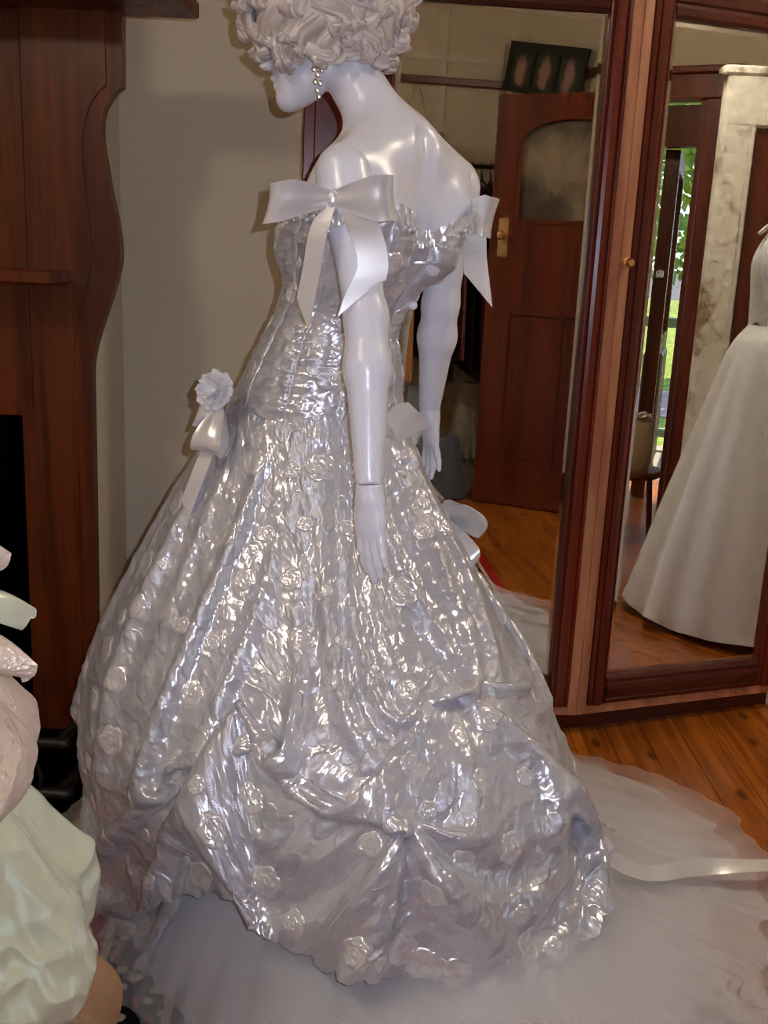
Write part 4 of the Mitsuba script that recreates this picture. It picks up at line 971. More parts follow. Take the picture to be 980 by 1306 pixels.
# ================================================================== the small dress in the foreground, lower left
scene['mat_pale_satin'] = bumped({'type': 'twosided', 'b': {'type': 'principled', 'base_color': rgb(lin('#e2e8cc')), 'roughness': 0.26, 'metallic': 0.28, 'specular': 0.6, 'sheen': 0.3}},
                                 lambda p, n, uv: fbm(p.x * 22 + p.z * 9, p.y * 22, p.z * 12, 3), 0.006, 8e-4)
scene['mat_organza'] = bumped({'type': 'twosided', 'b': {'type': 'principled', 'base_color': rgb(lin('#d9c6b4')), 'roughness': 0.4, 'metallic': 0.15, 'sheen': 0.6}},
                              lambda p, n, uv: noise(p.x * 260, p.y * 260, p.z * 260), 0.002, 5e-4)
scene['mat_tan'] = principled('#a5805c', 0.6)
ch = thing('child_dress', 'small pale green satin dress with puffed skirt and ruffles, in front of the fireplace mantel', 'dress')
CX, CY = -0.665, 1.16
def turned(prof, folds, seed, n=300, m=130, amp=0.02, ex=1.0, crumple=0.0):
    pz = smooth_curve(prof, max(2, m // (len(prof) - 1))); a = np.linspace(0, 2 * np.pi, n, endpoint=False); rs = np.random.default_rng(seed); k = np.linspace(0, 1, len(pz))[:, None]
    nz = meshkit.fbm(np.stack([np.cos(a) * 2.2, np.sin(a) * 2.2, a * 0 + seed], -1), 3)
    w = np.sin(a * folds + 5 * nz)[None] * 0.6 + np.sin(a * folds * 1.7 + 9 * nz + k * 3) * 0.4
    r = pz[:, :1] * (1 + 0 * a) + amp * w * np.sin(np.pi * np.clip(k * 1.1, 0, 1)) * np.clip(pz[:, :1] / 0.25, 0, 1.2)
    V = np.stack([CX + r * np.cos(a) * ex, CY + r * np.sin(a), pz[:, 1:] + 0.015 * w * k + 0 * a], -1)
    V = V + np.stack([np.cos(a), np.sin(a), 0 * a], -1)[None] * (crumple * ((1 - np.abs(2 * meshkit.noise(V @ np.array([[6., 2, 4], [1, 7, -3], [-3, 2, 5]]) + seed, seed) - 1)) ** 3 + 0.25 * (1 - np.abs(2 * meshkit.noise(V * 24, seed + 1) - 1)) ** 2))[..., None]
    return trimesh.Trimesh(V.reshape(-1, 3), grid_faces(n, len(pz), True), process=False)
sk_ = turned([(.11, .64), (.15, .60), (.20, .53), (.245, .45), (.285, .375), (.298, .335), (.285, .285), (.255, .235), (.23, .22)], 9, 3, amp=0.016, crumple=0.020)
put('skirt', sk_, 'mat_pale_satin', ch, smooth=True)
put('petticoat', turned([(.20, .34), (.26, .27), (.315, .20), (.31, .12), (.28, .03)], 14, 5, amp=0.016), 'mat_tan', ch, smooth=True)
put('bodice', turned([(.118, .66), (.122, .72), (.135, .82), (.13, .90), (.10, .97), (.05, 1.0)], 3, 6, amp=0.002), 'mat_pale_satin', ch, smooth=True)
put('sash', turned([(.16, .54), (.205, .56), (.222, .59), (.21, .635), (.17, .69), (.13, .715)], 7, 8, amp=0.010, crumple=0.018), 'mat_organza', ch, smooth=True)
def point_petal(a0, z0, ln, w, dz, seed):
    u, v = np.meshgrid(np.linspace(-1, 1, 13), np.linspace(0, 1, 14)); o = np.array([math.cos(a0), math.sin(a0), 0]); s = np.array([-o[1], o[0], 0])
    wd = w * (1 - v ** 2.2) * (0.6 + 0.6 * v)
    V = np.array([CX, CY, z0]) + o * (0.11 + ln * v - 0.02 * u * u)[..., None] + s * (u * wd)[..., None] + Z * (dz * v + 0.03 * np.sin(v * 3.0) - 0.018 * u * u + 0.006 * np.sin(u * 5 + seed))[..., None]
    return trimesh.Trimesh(V.reshape(-1, 3), grid_faces(13, 14), process=False)
for k, (a0, z0, ln, w, dz) in enumerate(((-0.35, .80, .145, .06, -.02), (-0.05, .775, .145, .075, -.03), (-.75, .79, .14, .07, -.04), (.5, .80, .13, .07, -.03), (-1.2, .80, .14, .07, -.03), (1.1, .8, .13, .07, -.03),
                                         (-0.2, .865, .095, .05, .0), (-.65, .86, .10, .055, -.01), (.3, .86, .10, .055, 0), (-.1, .915, .07, .04, .02), (-.55, .915, .07, .045, .01), (-1.1, .87, .1, .05, .0))):
    put('ruffle', point_petal(a0, z0, ln, w, dz, k), 'mat_organza' if k % 3 else 'mat_pale_satin', ch, smooth=True)
put('stand', cat([tube([[CX, CY, 0.01], [CX, CY, .98]], .02, 12), lathe([(0, .02), (.14, .018), (.15, 0), (0, 0)], 32, frame_mat([CX, CY, 0], [1, 0, 0], [0, 1, 0], [0, 0, 1]))]), 'mat_black_iron', ch)
# ================================================================== rug
def rugcol(p, n, uv):
    ex, ey = 0.6 - dr.abs(uv.x), 1.05 - dr.abs(uv.y)
    e = dr.minimum(ex, ey)
    red, navy, cream = mi.Color3f(lin('#8c1c22')), mi.Color3f(lin('#1a1a26')), mi.Color3f(lin('#c2b494'))
    d1, d2, r = voronoi(uv.x * 34, uv.y * 34)
    fig = dr.select(d1 < 0.32, mix(lin('#c2b494'), lin('#8c1c22'), smoothstep(.4, .6, r)), navy)
    d3, d4, r2 = voronoi(uv.x * 9, uv.y * 9)
    field = dr.select(dr.abs(d3 - 0.3) < 0.06, navy, dr.select(d3 < 0.16, cream, red))
    c = dr.select(e < 0.035, red, dr.select(e < 0.05, cream, dr.select(e < 0.17, fig, dr.select(e < 0.185, cream, dr.select(e < 0.21, navy, field)))))
    return c * (0.8 + 0.4 * noise(uv.x * 300, uv.y * 300))
scene['mat_rug'] = bumped(principled(mikit.proc(rugcol), 0.95, specular=0.05), lambda p, n, uv: noise(p.x * 400, p.y * 400), 0.002, 5e-4)
rg = thing('rug', 'red patterned rug with dark floral border on the floor under the gown', 'rug')
ra = math.radians(4.0); RC = np.array([0.15, 0.72, 0.0]); rx, ry = np.array([math.cos(ra), math.sin(ra), 0]), np.array([-math.sin(ra), math.cos(ra), 0])
rb = trimesh.creation.box(extents=(1.2, 2.1, 0.006)); rb = rb.subdivide().subdivide(); ruv = rb.vertices[:, :2].copy(); rb.apply_transform(frame_mat(RC + Z * 0.0032, rx, ry, Z))
put('pile', rb, 'mat_rug', rg, uv=ruv)
fr = []
for sgn in (1, -1):
    for k in range(150):
        x = -0.595 + 1.19 * k / 149
        fr.append(moved(box(x - .0015, x + .0015, sgn * 1.05 - .0, sgn * 1.05 + sgn * (.035 + .008 * rr_.random()), 0.0005, .003) if sgn > 0 else box(x - .0015, x + .0015, -1.05 - .04, -1.05, 0.0005, .003), frame_mat(RC, rx, ry, Z)))
scene['mat_fringe'] = principled('#b9a98c', 0.9)
tag(put('fringe', cat(fr), 'mat_fringe', rg), kind='stuff')
# ================================================================== the part of the room that the mirrors show
# ------------------------------------------------------------------ ceiling lamps, out of view, placed to light the room and white gown
for (x, y, lb) in ((-1.2, 0.4, 'unseen milk-glass lamp under the ceiling, lighting the room from the fireplace mantel side'), (1.6, 1.9, 'unseen milk-glass lamp under the ceiling, lighting the white gown near the wardrobe')):
    lm = thing('unseen_ceiling_lamp', lb, 'lamp', 'unseen ceiling lamps')
    M_ = frame_mat([x, y, CEIL], [1, 0, 0], [0, 1, 0], [0, 0, 1])
    put('rose', lathe([(0, 0), (.07, 0), (.07, -.02), (.03, -.03), (0, -.03)], 24, M_), 'mat_brass', lm)
    k = put('shade', lathe([(0, -.17), (.08, -.165), (.14, -.13), (.16, -.09), (.13, -.05), (.03, -.031), (0, -.031)], 24, M_), principled('#eeeeee', 0.5), lm, smooth=60)
    scene[k]['emitter'] = {'type': 'area', 'radiance': rgb(UNSEEN_LAMP)}
# ------------------------------------------------------------------ the panelled door, standing open
dd_ = np.array([0.82, 0.57, 0.0]) / np.hypot(.82, .57); dn_ = np.array([-dd_[1], dd_[0], 0])      # dn_ faces the wardrobe
DO = np.array([0.953, -0.16, 0.0]); MD = frame_mat(DO, dd_, dn_, Z)
pd = thing('panelled_door', 'red-brown panelled door with an arched frosted pane, standing open in the mirror', 'door')
W_, H_ = 0.80, 2.05
from shapely.geometry import box as sbox, Point
arch = Polygon(np.vstack([[[0.14, 1.46], [0.66, 1.46]], np.stack([0.4 + 0.26 * np.cos(np.linspace(0, np.pi, 30)), 1.83 + 0.105 * np.sin(np.linspace(0, np.pi, 30))], 1)]))
leaf = sbox(0, 0.008, W_, H_).difference(arch).difference(sbox(.135, .23, .385, 1.0)).difference(sbox(.415, .23, .665, 1.0))
MP = lambda off: MD @ frame_mat([0, off, 0], [1, 0, 0], [0, 0, 1], [0, -1, 0])
put('leaf', prism(leaf, 0.04, MP(0.0)), 'mat_door', pd)
for x0 in (.135, .415): 
    put('panel', moved(cat([box(x0 - .004, x0 + .254, -.03, -.012, .226, 1.004), box(x0 + .03, x0 + .22, -.013, -.007, .26, .97, .004)]), MD), 'mat_door', pd)
def pane_rough(p, n, uv): return noise(p.x * 160, p.y * 160, p.z * 160)
scene['mat_frosted'] = bumped(principled(mikit.proc(lambda p, n, uv: mix(lin('#4c4238'), lin('#a09078'), smoothstep(0.3, 0.7, fbm(p.x * 5 + 3, p.y * 5, p.z * 4, 3)))), 0.22, specular=0.5), pane_rough, 0.003, 6e-4)
put('pane', prism(arch.buffer(0.006), 0.006, MP(-0.016)), 'mat_frosted', pd)
ring_ = arch.buffer(0.016).difference(arch.buffer(-0.004))
put('pane_moulding', prism(ring_, 0.008, MP(0.006)), 'mat_door', pd)
lk = put('lock_plate', moved(box(.045, .098, 0.0, .004, 1.28, 1.47, .0015), MD), 'mat_brass', pd)
put('knob', lathe([(0, .045), (.018, .043), (.024, .033), (.02, .022), (.009, .016), (.009, 0), (0, 0)], 24, MD @ frame_mat([.072, .004, 1.385], [1, 0, 0], [0, 0, 1], [0, 1, 0])), 'mat_brass', lk, smooth=40)
# ------------------------------------------------------------------ three photographs in one frame on the angled wall
wa_, wb_ = np.array([*ROOM[2], 0.0]), np.array([*ROOM[3], 0.0]); wd_ = (wb_ - wa_) / np.linalg.norm(wb_ - wa_); wn_ = np.array([-wd_[1], wd_[0], 0])
tilt = math.radians(-11.0); MFm = frame_mat(wa_ + wd_ * 0.335 + Z * 2.245 + wn_ * 0.052, wd_, wn_, Z) @ np.array([[math.cos(tilt), 0, -math.sin(tilt), 0], [0, 1, 0, 0], [math.sin(tilt), 0, math.cos(tilt), 0], [0, 0, 0, 1]])
pf_ = thing('photo_frame', 'black frame holding three dark photographs, hung askew above the open panelled door', 'picture frame')
fw2, fh2 = 0.30, 0.125
g = sbox(-fw2, -fh2, fw2, fh2)
for k in range(3): g = g.difference(sbox(-fw2 + .03 + k * .187, -fh2 + .03, -fw2 + .03 + k * .187 + .165, fh2 - .05))
MPF = MFm @ frame_mat([0, 0, 0], [1, 0, 0], [0, 0, 1], [0, -1, 0])
put('frame', prism(g, 0.02, MPF), 'mat_black_iron', pf_)
def photocol(p, n, uv):
    d = dr.sqrt(dr.square((uv.x - .5) * 2.2) + dr.square((uv.y - .45) * 1.3))
    f = smoothstep(0.75, 0.3, d + 0.5 * (fbm(uv.x * 6 + p.x * 9, uv.y * 6, 0, 3) - .5))
    return mix(lin('#26301f'), lin('#a2807a'), f)
scene['mat_photo'] = principled(mikit.proc(photocol), 0.3)
for k in range(3):
    x0 = -fw2 + .03 + k * .187
    q_ = trimesh.Trimesh([[x0, -.008, -fh2 + .03], [x0 + .165, -.008, -fh2 + .03], [x0 + .165, -.008, fh2 - .05], [x0, -.008, fh2 - .05]], [[0, 1, 2], [0, 2, 3]], process=False)
    q_.apply_transform(MFm); put('photograph', q_, 'mat_photo', pf_, uv=np.array([[0, 0], [1, 0], [1, 1], [0, 1]]))
# ------------------------------------------------------------------ battens and a picture cord on the rear wall
put('batten', box(0.81, 0.835, -0.87, -0.862, 1.98, 2.6, .002), 'mat_ceiling', 'wall_rear')
put('batten', box(-0.3, 1.18, -0.87, -0.862, 2.31, 2.345, .002), 'mat_ceiling', 'wall_rear')
hp_ = thing('hanging_picture', 'picture hung by a thin cord from the dark picture rail', 'picture')
put('cord', cat([tube([[.675, -.835, 2.19], [.58, -.862, 1.93]], .0016, 6), tube([[.675, -.835, 2.19], [.77, -.862, 1.93]], .0016, 6)]), 'mat_black_iron', hp_)
put('frame', prism(sbox(.52, 1.45, .83, 1.94).difference(sbox(.55, 1.48, .80, 1.91)), .02, frame_mat([0, -.848, 0], [1, 0, 0], [0, 0, 1], [0, -1, 0])), 'mat_mantel', hp_)
put('print', moved(trimesh.Trimesh([[.54, -.856, 1.47], [.81, -.856, 1.47], [.81, -.856, 1.92], [.54, -.856, 1.92]], [[0, 1, 2], [0, 2, 3]], process=False), np.eye(4)), 'mat_photo', hp_, uv=np.array([[0, 0], [1, 0], [1, 1], [0, 1]]))
# ------------------------------------------------------------------ clothes rack with dark clothes, frilled petticoats under it
cr = thing('clothes_rack', 'black metal clothes rail standing against the rear wall behind the open door', 'clothes rack')
RY, RZ = -0.56, 1.745
put('rail', tube([[0.22, RY, RZ], [1.10, RY, RZ]], .011, 12), 'mat_black_iron', cr)
for x in (0.24, 1.09):
    put('post', tube([[x, RY, .03], [x, RY, RZ]], .011, 12), 'mat_black_iron', cr)
    put('foot', tube([[x, RY - .2, .015], [x, RY + .2, .015]], .012, 10), 'mat_black_iron', cr)
def garment(x, top, bot, w, dpt, seed, sway=0.0):
    n, m = 60, 40; a = np.linspace(0, 2 * np.pi, n, endpoint=False); k = np.linspace(0, 1, m)[:, None]; rs = np.random.default_rng(seed)
    sh = np.interp(k, [0, .03, .10, .3, 1], [.15, .55, 1.0, .92, 1.15]); dp = np.interp(k, [0, .03, .1, .3, 1], [.4, .8, 1, 1.0, 1.6])
    nz = meshkit.fbm(np.stack([np.cos(a) * 2 + seed, np.sin(a) * 2, a * 0], -1), 3)
    wv = 1 + 0.16 * np.sin(a * 7 + 9 * nz)[None] * np.clip(k * 1.5, 0, 1)
    V = np.stack([x + dpt * dp * np.cos(a) * wv + sway * k, RY + w * sh * np.sin(a) * (0.6 + 0.4 * wv), top + (bot - top) * k + 0.02 * nz[None] * k + 0 * a], -1)
    return trimesh.Trimesh(V.reshape(-1, 3), grid_faces(n, m, True), process=False)
cols = [('#1a0f12', 'black'), ('#3b1218', 'maroon'), ('#120d0f', 'black'), ('#8c5a5c', 'dusty pink'), ('#1b1414', 'black'), ('#0d0c12', 'black'), ('#c08a5e', 'peach'), ('#3f4a2c', 'olive'), ('#b87f52', 'peach')]
spots_ = [1.045, .995, .945, .895, .845, .79, .735, .68, .62]
words = ['black garment at the door end of the clothes rail', 'maroon garment on the clothes rail, second from the door end', 'black garment on the clothes rail, next to the maroon one', 'dusty pink garment hanging among black ones on the clothes rail',
         'black garment on the clothes rail, just past the dusty pink one', 'black garment on the clothes rail, next to a peach one', 'peach garment on the clothes rail beside an olive one', 'olive green garment on the clothes rail between two peach ones', 'peach garment on the clothes rail, farthest from the door']
for k, x in enumerate(spots_):
    ck = 'mat_cloth_' + cols[k][1].replace(' ', '_')
    if ck not in scene: scene[ck] = principled(cols[k][0], 0.75, sheen=0.3)
    g_ = thing('garment', words[k], 'clothing', 'clothes on the rail')
    put('cloth', garment(x, 1.66 - .01 * (k % 3), .60 + .04 * (k % 4), .20, .0115, k + 2), ck, g_, smooth=True)
    hk = [[x, RY - .19, 1.60], [x, RY - .1, 1.645], [x, RY, 1.675], [x, RY, 1.70]] ; h2 = [[x, RY + .19, 1.60], [x, RY + .1, 1.645], [x, RY, 1.675]]
    crook = [[x + .0, RY + .02 * math.sin(t), RZ + .012 + .022 * math.cos(t) - .012] for t in np.linspace(-2.6, 1.6, 12)]
    put('hanger', cat([tube(smooth_curve(hk, 6), .006, 8), tube(smooth_curve(h2, 6), .006, 8), tube([[x, RY, 1.70]] + [[x, RY - .01, 1.715]] + crook, .0035, 6)]), 'mat_black_iron', g_, smooth=True)
scene['mat_petti_blue'] = bumped(principled('#8d9aa3', 0.8, sheen=0.5), lambda p, n, uv: fbm(p.x * 50, p.y * 50, p.z * 90, 2), 0.006, 8e-4)
scene['mat_petti_cream'] = bumped(principled('#aaa593', 0.8, sheen=0.5), lambda p, n, uv: fbm(p.x * 50, p.y * 50, p.z * 90, 2), 0.006, 8e-4)
scene['mat_petti_grey'] = bumped(principled('#5d646e', 0.75, sheen=0.5), lambda p, n, uv: fbm(p.x * 40, p.y * 40, p.z * 40, 3), 0.012, 8e-4)
def tiers(cx, cy, z1, z0, r1, r0, n, seed):
    out = []
    for t in range(n):
        a = np.linspace(0, 2 * np.pi, 90, endpoint=False); k = np.linspace(0, 1, 8)[:, None]; za, zb = z1 + (z0 - z1) * t / n, z1 + (z0 - z1) * (t + 1.25) / n
        r = (r1 + (r0 - r1) * (t + k) / n) * (1 + .07 * k * np.sin(a * 19 + 2 * t + seed) + .04 * np.sin(a * 5 + seed))
        V = np.stack([cx + r * np.cos(a), cy + .75 * r * np.sin(a), np.maximum(za + (zb - za) * k + 0 * a, .01)], -1); out.append((V.reshape(-1, 3), grid_faces(90, 8, True)))
    return out
for (cx, cy, z1, z0, r1, r0, n, mt, lb) in ((.99, -.47, .60, .22, .06, .13, 3, 'mat_petti_cream', 'cream frilled petticoat under the clothes rail, beside the door'), (.70, -.46, .58, .15, .06, .13, 4, 'mat_petti_blue', 'pale blue frilled petticoat under the clothes rail'),
                                            (.83, -.24, .34, .01, .05, .10, 3, 'mat_petti_grey', 'grey-blue frilled petticoat in a heap on the floor under the clothes rail')):
    pk_ = thing('petticoat', lb, 'petticoat', 'petticoats under the clothes rail')
    for v, f in tiers(cx, cy, z1, z0, r1, r0, n, cx * 9): put('tier', trimesh.Trimesh(v, f, process=False), mt, pk_, smooth=True)
    if z0 > .05:
        put('lining', lathe([(r0 * .8, z0), (r0 * .78, .005), (r0 * .5, .005)], 30, frame_mat([cx, cy, 0], [1, 0, 0], [0, .75, 0], [0, 0, 1])), mt, pk_)
# ------------------------------------------------------------------ doorway to the garden, seen in the second mirror
DNn = np.array([DD[1], -DD[0], 0]); DD3 = np.array([DD[0], DD[1], 0]); DA3 = np.array([DA[0], DA[1], 0])    # DNn points outside
MDW = frame_mat(DA3, DD3, -DNn, Z)                            # x along the wall, y into the room
dk_ = 'door_1'
struct(dk_, moved(box(DW['s1'], DW['s1'] + .115, 0.0, .025, 0, DW['top'] + .0, .004), MDW), 'mat_door'); _used.add(dk_)
put('architrave', moved(box(DW['s0'] - .115, DW['s0'], 0.0, .025, 0, DW['top'], .004), MDW), 'mat_door', dk_)
put('head', moved(box(DW['s0'] - .13, DW['s1'] + .13, 0.0, .03, DW['top'], DW['top'] + .115, .004), MDW), 'mat_door', dk_)
put('head_cap', moved(box(DW['s0'] - .16, DW['s1'] + .165, 0.0, .05, DW['top'] + .1155, DW['top'] + .15, .006), MDW), 'mat_door', dk_)
put('jamb', moved(box(DW['s1'] - .03, DW['s1'], -.12, -.0005, 0, DW['top']), MDW), 'mat_door', dk_)
put('jamb', moved(box(DW['s0'], DW['s0'] + .03, -.12, -.0005, 0, DW['top']), MDW), 'mat_door', dk_)
put('transom', moved(box(DW['s0'] + .03, DW['s1'] - .03, -.11, -.03, DW['top'] - .22, DW['top'] - .022), MDW), 'mat_mantel', dk_)
gd = thing('glazed_door', 'dark wooden garden door opened outwards, seen edge-on in the doorway', 'door')
vd = np.array([.84, -.54, 0]); vn = np.array([.54, .84, 0]); GO = DA3 + DD3 * (DW['s1'] - .175) + DNn * .16
MG = frame_mat(GO, vd, vn, Z)
gl = sbox(0, .01, .76, 1.86).difference(sbox(.1, .9, .66, 1.76))
put('leaf', prism(gl, .075, MG @ frame_mat([0, .04, 0], [1, 0, 0], [0, 0, 1], [0, -1, 0])), 'mat_mantel', gd)
put('panel', moved(box(.12, .64, -.05, .055, .15, .8, .01), MG), 'mat_mantel', gd)
scene['mat_glass'] = {'type': 'thindielectric', 'int_ior': 1.5}
put('pane', moved(trimesh.Trimesh([[.1, 0, .9], [.66, 0, .9], [.66, 0, 1.76], [.1, 0, 1.76]], [[0, 1, 2], [0, 2, 3]], process=False), MG), 'mat_glass', gd)
put('latch', moved(box(-.03, -.0005, -.02, .02, 1.21, 1.25, .006), MG), 'mat_enamel', gd)
# ------------------------------------------------------------------ outside
scene['mat_lawn'] = principled(mikit.proc(lambda p, n, uv: mix(lin('#5f7a2c'), lin('#a9b455'), fbm(p.x * 3, p.y * 3, 0, 4))), 0.9, specular=0.1)
scene['mat_deck'] = principled('#8d8271', 0.7)
scene['mat_path'] = principled('#b28f84', 0.8)
scene['mat_green_paint'] = principled('#6f8a5f', 0.5)
scene['mat_white_paint'] = principled('#d8d8d0', 0.5)
struct('ground', box(3.3, 45, -34, 20, -.5, -.25), 'mat_lawn')
struct('path', moved(box(7.5, 9.5, -12, 6, -.25, -.23), np.eye(4)), 'mat_path')
vr = lambda a, b: DA3 + DD3 * a + DNn * b
struct('verandah_floor', moved(box(-1.4, 3.2, -2.1, -.125, -.25, -.01), MDW), 'mat_deck')
struct('verandah_roof', moved(box(-1.4, 3.2, -2.2, -.13, 2.45, 2.52), MDW), 'mat_green_paint')
bl = thing('balustrade', 'green painted verandah balustrade outside the doorway', 'balustrade')
put('top_rail', moved(box(-1.3, 3.1, -1.98, -1.90, .86, .93, .01), MDW), 'mat_green_paint', bl)
put('bottom_rail', moved(box(-1.3, 3.1, -1.97, -1.91, .08, .14, .01), MDW), 'mat_green_paint', bl)
for k in range(5): put('post', moved(box(-1.3 + k * 1.08, -1.21 + k * 1.08, -1.99, -1.89, -.01, 2.45, .01), MDW), 'mat_green_paint', bl)
for k in range(28): put('baluster', moved(box(-1.15 + k * .152, -1.11 + k * .152, -1.96, -1.92, .14, .86), MDW), 'mat_green_paint', bl)
scene['mat_leaf'] = {'type': 'twosided', 'b': {'type': 'principledthin', 'base_color': mikit.proc(lambda p, n, uv: mix(lin('#5d7d2a'), lin('#b9c95c'), noise(p.x * 2, p.y * 2, p.z * 2))), 'roughness': 0.5, 'diff_trans': 0.8}} if False else principled(mikit.proc(lambda p, n, uv: mix(lin('#5d7d2a'), lin('#b9c95c'), noise(p.x * 2, p.y * 2, p.z * 2))), 0.6)
scene['mat_bark'] = principled('#8a8474', 0.9)
def tree(x, y, h, R, seed, lb):
    rs = np.random.default_rng(seed); t = thing('garden_tree', lb, 'tree', 'garden trees beyond the verandah')
    put('trunk', tube(smooth_curve([[x, y, -.3], [x + .05, y, h * .3], [x - .05, y + .1, h * .6]], 5), np.linspace(.16, .07, 11), 8), 'mat_bark', t, smooth=True)
    n = 2600; d = rs.normal(size=(n, 3)); d /= np.linalg.norm(d, axis=1, keepdims=True); c = np.array([x, y, h * .62]) + d * np.array([R, R, h * .42]) * (rs.random((n, 1)) ** .4)
    a = rs.normal(size=(n, 3)); a /= np.linalg.norm(a, axis=1, keepdims=True); b = np.cross(a, rs.normal(size=(n, 3))); b /= np.linalg.norm(b, axis=1, keepdims=True); s = rs.uniform(.08, .17, (n, 1))
    V = np.stack([c - a * s, c + b * s * .5, c + a * s, c - b * s * .5], 1).reshape(-1, 3); i = np.arange(n) * 4
    tag(put('foliage', trimesh.Trimesh(V, np.vstack([np.stack([i, i + 1, i + 2], 1), np.stack([i, i + 2, i + 3], 1)]), process=False), 'mat_leaf', t), kind='stuff')
for k, (x, y, h, R) in enumerate(((11.5, -4.6, 5.0, 1.8), (14.5, -9.5, 5.5, 2.2), (9.0, -7.9, 3.6, 1.2), (17.0, -3.0, 5.5, 2.1))):
    tree(x, y, h, R, 60 + k, ('bright green garden tree straight out beyond the balustrade', 'tall green garden tree farthest to the rear', 'small bushy garden tree nearest the path', 'tall green garden tree at the far side of the lawn')[k])
# ------------------------------------------------------------------ plain white gown on a hanger, seen in the second mirror
scene['mat_gown'] = principled([0.82, 0.83, 0.84], 0.5, sheen=0.4)
pg = thing('white_gown', 'plain white A-line gown on a white hanger, in front of the distressed white frame', 'wedding dress')
GX, GY = 1.845, 2.286
def aline(cx, cy, prof, folds, seed, amp, n=220, m=90):
    pz = smooth_curve(prof, max(2, m // (len(prof) - 1))); a = np.linspace(0, 2 * np.pi, n, endpoint=False); k = np.linspace(0, 1, len(pz))[:, None]
    nz = meshkit.fbm(np.stack([np.cos(a) * 1.6 + seed, np.sin(a) * 1.6, a * 0], -1), 3); w = np.sin(a * folds + 7 * nz)[None]
    r = pz[:, :1] + amp * w * k ** 1.5 + 0 * a
    V = np.stack([cx + r * np.cos(a), cy + r * np.sin(a), pz[:, 1:] + .012 * w * k ** 4 + 0 * a], -1)
    return trimesh.Trimesh(V.reshape(-1, 3), grid_faces(n, len(pz), True), process=False)
put('skirt', aline(GX, GY, [(.10, 1.08), (.16, .98), (.24, .70), (.33, .38), (.40, .10), (.415, .03)], 11, 2, .022), 'mat_gown', pg, smooth=True)
put('bodice', aline(GX, GY, [(.045, 1.42), (.075, 1.39), (.115, 1.30), (.108, 1.18), (.102, 1.08)], 3, 4, .001, m=40), 'mat_gown', pg, smooth=True)
v_h = np.array([.77, .64, 0])
put('hanger', cat([tube(smooth_curve([np.array([GX, GY, 1.385]) - v_h * .11, np.array([GX, GY, 1.44]) - v_h * .05, [GX, GY, 1.465], np.array([GX, GY, 1.44]) + v_h * .05, np.array([GX, GY, 1.385]) + v_h * .11], 6), .008, 8),
                   tube([[GX, GY, 1.465], [GX, GY, 1.53]] + [[GX + .03 * math.sin(t) * v_h[0], GY + .03 * math.sin(t) * v_h[1], 1.575 - .03 * math.cos(t) + .015] for t in np.linspace(.3, 5.2, 14)], .005, 8)]), 'mat_white_paint', pg, smooth=True)
put('hanging_cord', tube([[GX, GY, 1.62], [GX, GY, CEIL]], .0015, 6), 'mat_white_paint', pg)
pg2 = thing('slip_gown', 'narrow plain white slip gown hanging at the left edge of the second mirror', 'dress')
SX, SY = 1.475, 1.74
put('cloth', aline(SX, SY, [(.05, 1.40), (.10, 1.28), (.11, 1.0), (.16, .5), (.20, .04)], 8, 9, .02, n=100, m=50), 'mat_gown', pg2, smooth=True)
put('hanging_cord', tube([[SX, SY, 1.39], [SX, SY, CEIL]], .0015, 6), 'mat_white_paint', pg2)
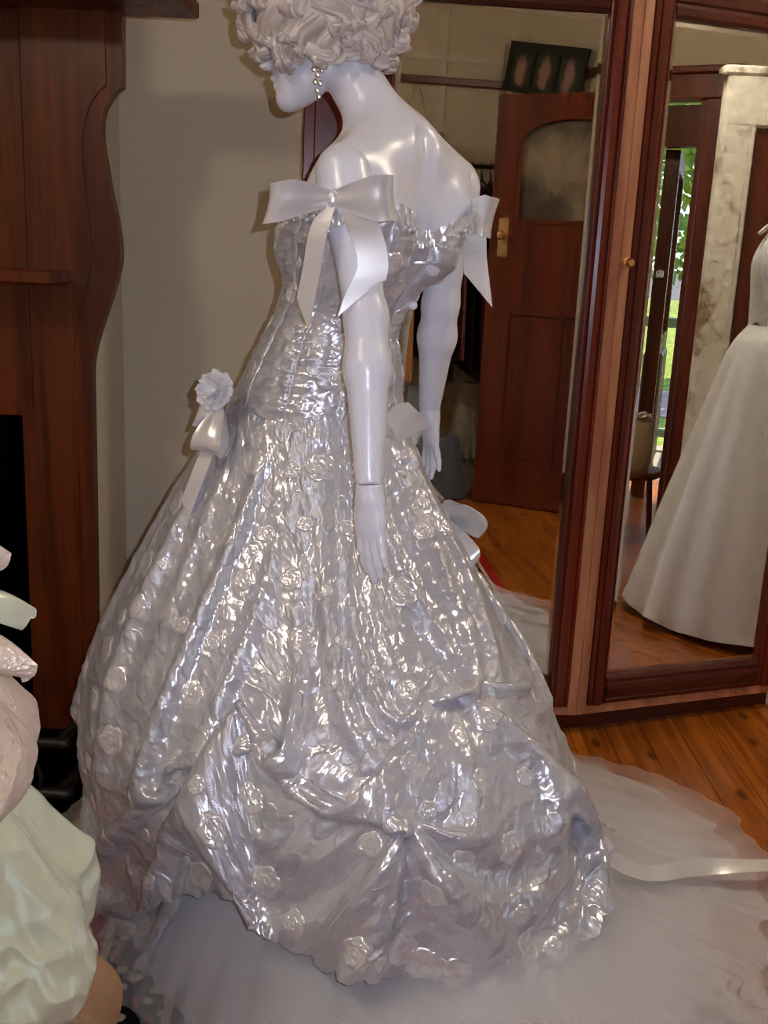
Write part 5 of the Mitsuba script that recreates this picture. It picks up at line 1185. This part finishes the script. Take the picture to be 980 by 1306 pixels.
# ------------------------------------------------------------------ distressed white frame leaning behind the gown
def distressed(p, n, uv):
    t = fbm(p.x * 9, p.y * 9, p.z * 7, 4)
    return mix(lin('#efebe0'), lin('#9d8a6e'), smoothstep(0.56, 0.70, t))
scene['mat_distressed'] = bumped(principled(mikit.proc(distressed), 0.75), lambda p, n, uv: fbm(p.x * 40, p.y * 40, p.z * 30, 3), 0.006, 1e-3)
wf = thing('painted_frame', 'tall distressed white wooden frame with red-brown inside, standing behind the plain white gown', 'frame')
fo = np.array([2.13, 1.768, 0.0]); fx = np.array([.76, .65, 0]) / np.hypot(.76, .65); fn = np.array([fx[1], -fx[0], 0])
MW = frame_mat(fo, fx, np.cross(Z, fx), Z)
put('stile', moved(box(0, .115, -.03, .03, 0, 1.93, .008), MW), 'mat_distressed', wf)
put('stile', moved(box(.885, 1.0, -.03, .03, 0, 1.93, .008), MW), 'mat_distressed', wf)
put('top_rail', moved(cat([box(.0, 1.0, -.032, .032, 1.80, 1.99, .01), box(-.02, 1.02, -.04, .04, 1.985, 2.02, .008)]), MW), 'mat_distressed', wf)
put('bottom_rail', moved(box(.115, .885, -.03, .03, 0, .2, .008), MW), 'mat_distressed', wf)
put('bead', moved(box(.1152, .128, -.036, .036, .2, 1.80, .002), MW), 'mat_white_paint', wf)
put('panel', moved(box(.128, .885, -.012, .012, .2, 1.80), MW), 'mat_door', wf)
# ------------------------------------------------------------------ beige bag with a silver rim
bg = thing('tote_bag', 'small beige bag with a silvery rim between the white gown and the doorway', 'bag')
BX, BY = 2.30, 1.36
put('body', lathe([(.0, .36), (.10, .36), (.115, .45), (.10, .56), (.085, .60), (.075, .60), (.09, .45), (0, .38)], 28, frame_mat([BX, BY, 0], [1, 0, 0], [0, 1, 0], [0, 0, 1])), principled('#a48a6a', .8), bg, smooth=50)
put('rim', tube([[BX + .088 * math.cos(t), BY + .088 * math.sin(t), .602 + .006 * math.sin(9 * t)] for t in np.linspace(0, 6.283, 50)], .008, 8), 'mat_crystal', bg)
sl_ = thing('stool', 'small dark round stool under the beige bag', 'stool')
put('seat', lathe([(0, .36), (.16, .36), (.165, .345), (.16, .33), (0, .33)], 30, frame_mat([BX, BY, -.0005], [1, 0, 0], [0, 1, 0], [0, 0, 1])), 'mat_mantel', sl_)
for t in (0.6, 2.7, 4.8): put('leg', tube([[BX + .12 * math.cos(t), BY + .12 * math.sin(t), .33], [BX + .15 * math.cos(t), BY + .15 * math.sin(t), 0.0]], .014, 8), 'mat_mantel', sl_)
